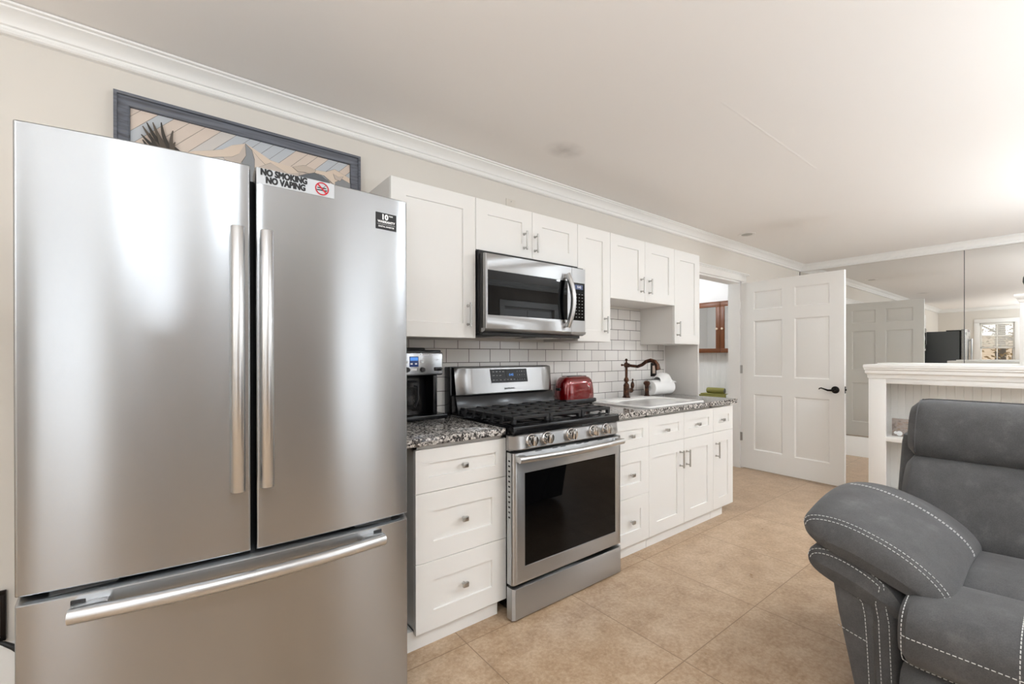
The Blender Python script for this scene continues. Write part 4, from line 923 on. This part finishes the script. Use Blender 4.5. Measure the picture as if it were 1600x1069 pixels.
# ------------------------------------------------------------------ bathroom things
o = V(4.33, -.5, 1.27); r = thing('medicine_cabinet', 'cherry wood mirrored cabinet on the bathroom wall', 'cabinet', o)
b = MB(o); b.box(4.29, 4.3995, -1.03, -.03, 1.278, 1.925, b=.003); b.box(4.275, 4.3995, -1.05, -.01, 1.925, 1.94, b=.004); b.build('carcass', 'wood', r)
for a, c, kn in ((-1.03, -.532, -.565), (-.528, -.03, -.495)):
    b = MB(o); w = .055
    for q in ((a, c, 1.278, 1.278 + w), (a, c, 1.925 - w, 1.925), (a, a + w, 1.278 + w, 1.925 - w), (c - w, c, 1.278 + w, 1.925 - w)): b.box(4.27, 4.289, q[0], q[1], q[2], q[3], b=.002)
    dd = b.build('door', 'wood', r)
    b = MB(o); b.box(4.277, 4.289, a + w - .002, c - w + .002, 1.278 + w, 1.925 - w); b.build('mirror', 'mirror', dd)
    b = MB(o); b.lathe(V(4.27, kn, 1.585), [(.007, 0), (.006, .01), (.013, .018), (.014, .024), (0, .03)], (-1, 0, 0), 14); b.build('knob', 'knobwood', dd)
o = V(4.25, -.55, 0); r = thing('toilet', 'white toilet tank seen low through the doorway', 'toilet', o)
b = MB(o); b.box(4.18, 4.385, -.82, -.30, .36, .685, b=.02); b.build('tank', 'white', r)
b = MB(o); b.box(4.165, 4.388, -.84, -.28, .6855, .712, b=.008); b.build('tank_lid', 'white', r)
b = MB(o); b.loft([[V(3.98 + sx * hx * 1.3, -.56 + sd * hx, z) for sx, sd in [(math.cos(a), math.sin(a)) for a in [2 * PI * k / 28 for k in range(28)]]] for hx, z in ((.11, .001), (.10, .12), (.15, .3), (.185, .385), (.185, .4))]); b.build('bowl', 'white', r)
b = MB(o); b.loft([[V(3.98 + sx * hx * 1.3, -.56 + sd * hx, z) for sx, sd in [(math.cos(a), math.sin(a)) for a in [2 * PI * k / 28 for k in range(28)]]] for hx, z in ((.185, .4005), (.19, .41), (.185, .425), (.15, .432))]); b.build('seat_lid', 'white', r)
def towel_roll(D0, D1, x, z, rad, lab, m, name='rolled_towel'):
    o = V(x, (D0 + D1) / 2, z - rad); b = MB(o); b.lathe(V(x, D0, z), [(.0, .006), (rad * .35, .004), (rad * .9, 0), (rad, .012), (rad * 1.04, (D1 - D0) / 2), (rad, D1 - D0 - .012), (rad * .9, D1 - D0), (rad * .35, D1 - D0 - .004), (.0, D1 - D0 - .006)], OUT, 18)
    for k in range(3): b.lathe(V(x, D1 - .0005, z), [(rad * (.3 + .2 * k), 0), (rad * (.3 + .2 * k), .003), (rad * (.36 + .2 * k), .003), (rad * (.36 + .2 * k), 0)], OUT, 16, 1, cap=False)
    tag(b.build(name, [m, 'inkgrey']), lab, 'towel')
b = MB(V(4.26, -.58, .712)); b.box(4.19, 4.33, -.78, -.42, .7125, .735, b=.01); b.box(4.20, 4.33, -.76, -.43, .736, .752, b=.007); tag(b.build('folded_towel', 'green'), 'flat folded green towel on the toilet tank', 'towel')
towel_roll(-.70, -.47, 4.27, .79, .036, 'rolled olive green towel on top of the folded towel', 'green')
b = MB(V(4.20, -.38, .712)); b.box(4.175, 4.28, -.41, -.30, .7125, .755, b=.012); tag(b.build('folded_washcloth', 'paper'), 'small white folded cloth beside the green towels', 'washcloth')

# ------------------------------------------------------------------ sofa (front faces -x, near arm is out of frame)
o = V(.9, 2.36, 0); r = thing('sofa', 'dark grey suede recliner sofa with pale stitching', 'sofa', o)
def se(a, n): c, s = math.cos(a), math.sin(a); return math.copysign(abs(c) ** (2 / n), c), math.copysign(abs(s) ** (2 / n), s)
def blob(mb, fn, nu=26, nv=40):                     # closed surface from fn(t in 0..1 along length, angle)
    mb.loft([[fn(i / nu, 2 * PI * k / nv) for k in range(nv)] for i in range(nu + 1)])
MIDD = 2.365
def mir(D, s): return D if s > 0 else 2 * MIDD - D
def endscale(t, k=.12, n=2.5): # rounded ends
    e = min(t, 1 - t) / k
    return 1 if e >= 1 else max(.02, (1 - (1 - e) ** n) ** (1 / n))
def pad_pt(t, a, s=1, off=0.):
    x = .472 + .70 * t; sc = endscale(t, .10, 2.3); c, q = se(a, 2.5)
    hd, hz = .200 * (.55 + .45 * sc) * (1 if t > .1 else .9 + t), .062 * sc
    D = 1.912 + (hd + off) * c; dd = D - 1.80
    zc = .612 + .055 * math.sin(PI * min(1, t * .95)) ; zz = zc + (hz + off) * q - .16 * dd - .75 * max(0, dd) ** 2
    return V(x, mir(D, s), zz)
def roll_pt(t, a, s=1, off=0.):
    x = .479 + .64 * t; sc = endscale(t, .08, 2.3); c, q = se(a, 2.4)
    D = 1.868 + (.135 * (.6 + .4 * sc) + off) * c; dd = D - 1.78
    return V(x, mir(D, s), .526 + (.062 * sc + off) * q - .15 * dd - 1.1 * max(0, dd) ** 2)
for s in (1, -1):
    b = MB(o)
    secs = []
    for z, Do, Di, xf in ((.03, 1.875, 1.99, .535), (.05, 1.868, 2.0, .525), (.20, 1.838, 2.0, .52), (.36, 1.806, 2.0, .515), (.46, 1.79, 2.0, .512), (.54, 1.80, 1.99, .515), (.56, 1.83, 1.97, .54)):
        c, h = (Do + Di) / 2, (Di - Do) / 2; P = []
        for k in range(40): ca, sa = se(2 * PI * k / 40, 7); P.append(V((xf + 1.36) / 2 + (1.36 - xf) / 2 * ca, mir(c + h * sa, s), z))
        secs.append(P)
    b.loft(secs); arm = b.build('arm', 'suede', r)
    b = MB(o); blob(b, lambda t, a: roll_pt(t, a, s))
    path = [(1.925, .505), (1.945, .46), (1.953, .40), (1.957, .28), (1.962, .15), (1.965, .04)]
    b.tube([V(.528, mir(D, s), z) for D, z in path], [.03, .036, .038, .038, .036, .03], 16, flat=.9); b.build('arm_roll', 'suede', arm)
    b = MB(o); blob(b, lambda t, a: pad_pt(t, a, s), 34, 48); b.build('arm_pad', 'suede', arm)
    if s > 0:
        def stitch(parent, lines, gap=.35, L=.012, rad=.0013):
            m = MB(o)
            for pts in lines:
                P = [Vector(p) for p in pts]; ds = [0]
                for p, q in zip(P, P[1:]): ds.append(ds[-1] + (q - p).length)
                def at(d):
                    for i in range(len(P) - 1):
                        if d <= ds[i + 1]: return P[i].lerp(P[i + 1], (d - ds[i]) / max(1e-9, ds[i + 1] - ds[i]))
                    return P[-1]
                d = 0
                while d + L * (1 - gap) < ds[-1]: m.cyl(at(d), at(d + L * (1 - gap)), rad, 5); d += L
            m.build('stitching', 'thread', parent)
        rng = lambda a, c, n=40: [a + (c - a) * i / n for i in range(n + 1)]
        for t in (.052, .075): stitch(arm, [[pad_pt(t, a, 1, .0012) for a in rng(PI * .98, .02)]])
        for t in (.60, .615): stitch(arm, [[pad_pt(t, a, 1, .0012) for a in rng(PI * .75, .02)]])
        for t, dD in ((.016, -.012), (.034, .014)):
            stitch(arm, [[roll_pt(t, a, 1, .0012) for a in rng(PI * .98, PI * .30)] + [V(.528 - .0385, D + dD, z) for D, z in ((1.945, .45), (1.953, .40), (1.957, .28), (1.962, .15), (1.965, .06))]])
        fr_ = lambda D, z: V(.5105 + (.46 - z) * .022, D, z)
        stitch(arm, [[fr_(D, z) for D, z in ((1.80, .472), (1.84, .466), (1.87, .452), (1.893, .43), (1.90, .39), (1.905, .30), (1.91, .18), (1.912, .06))]])
        stitch(arm, [[fr_(D, z) for D, z in ((1.825, .325), (1.86, .315), (1.905, .305))]])
b = MB(o); b.box(.56, 1.40, 2.0, 2.73, .04, .34, b=.02); b.box(.56, 1.38, 1.90, 2.83, .02, .06); b.build('base', 'suede', r)
# seat: two tufted sections, front one rolls over the edge
SD0_, SD1_ = 2.004, 2.726
def slab_pt(u, v, xa, xb, za, zb, nx=4, nz=3.2, crown_=.02, off=0.):   # u along D 0..1, v angle
    sc = endscale(u, .07, 2.6); c, q = se(v, 3.0); D = SD0_ + (SD1_ - SD0_) * u
    xm, zm = (xa + xb) / 2, (za + zb) / 2; f = .80 + .20 * sc
    return V(xm + ((xb - xa) / 2 * f + off) * c, D, zm + ((zb - za) / 2 * f + crown_ * math.sin(PI * u) * (q > 0) * q + off) * q)
b = MB(o)
blob(b, lambda t, a: slab_pt(t, a, .372, .735, .325, .522), 30, 44); blob(b, lambda t, a: slab_pt(t, a, .695, 1.18, .33, .515), 30, 44)
seat = b.build('seat_cushion', 'suede', r)
b = MB(o); blob(b, lambda t, a: slab_pt(t, a, .40, .60, .06, .335, crown_=0), 24, 36); b.build('footrest', 'suede', r)
def seat_front(u, a): return slab_pt(u, a, .372, .735, .325, .522, off=.0012)
for a in (PI * .985, PI * 1.27): stitch(seat, [[seat_front(u, a) for u in rng(.02, .98, 60)]])
stitch(seat, [[seat_front(.018, a) for a in rng(PI * .6, PI * 1.3)]])
for u in (.335, .365): stitch(seat, [[seat_front(u, a) for a in rng(PI * .35, PI * 1.0)]])
# back: head roll and lower lumbar section, leaning back
BD0, BD1 = 1.862, 2.868
def back_pt(u, v, zc, hz, xc, hx, lean, off=0.):
    sc = endscale(u, .075, 2.3); c, q = se(v, 2.6); D = BD0 + (BD1 - BD0) * u; z = zc + (hz * (.72 + .28 * sc) + off) * q
    return V(xc + (z - zc) * lean + (hx * (.62 + .38 * sc) + off) * c, D, z)
b = MB(o)
blob(b, lambda t, a: back_pt(t, a, .915, .128, 1.385, .125, .30), 36, 44)
bk = b.build('headrest', 'suede', r)
b = MB(o); blob(b, lambda t, a: back_pt(t, a, .635, .185, 1.27, .14, .42), 36, 44); b.build('back_cushion', 'suede', r)
b = MB(o); secs = []
for z, xa, xb in ((.05, 1.15, 1.42), (.4, 1.20, 1.50), (.70, 1.30, 1.56), (.84, 1.36, 1.58), (.87, 1.40, 1.57)):
    P = []
    for k in range(40): ca, sa = se(2 * PI * k / 40, 6); P.append(V((xa + xb) / 2 + (xb - xa) / 2 * ca, MIDD + .545 * sa, z))
    secs.append(P)
b.loft(secs); b.build('back_shell', 'suede', r)
b = MB(o); b.tube([back_pt(.03, a, .915, .128, 1.385, .125, .30, .001) for a in rng(PI * .35, PI * 1.25)], .003, 6); b.tube([back_pt(u, PI * .52, .915, .128, 1.385, .125, .30, .001) for u in rng(.03, .97)], .003, 6); b.build('piping', 'suede', bk)
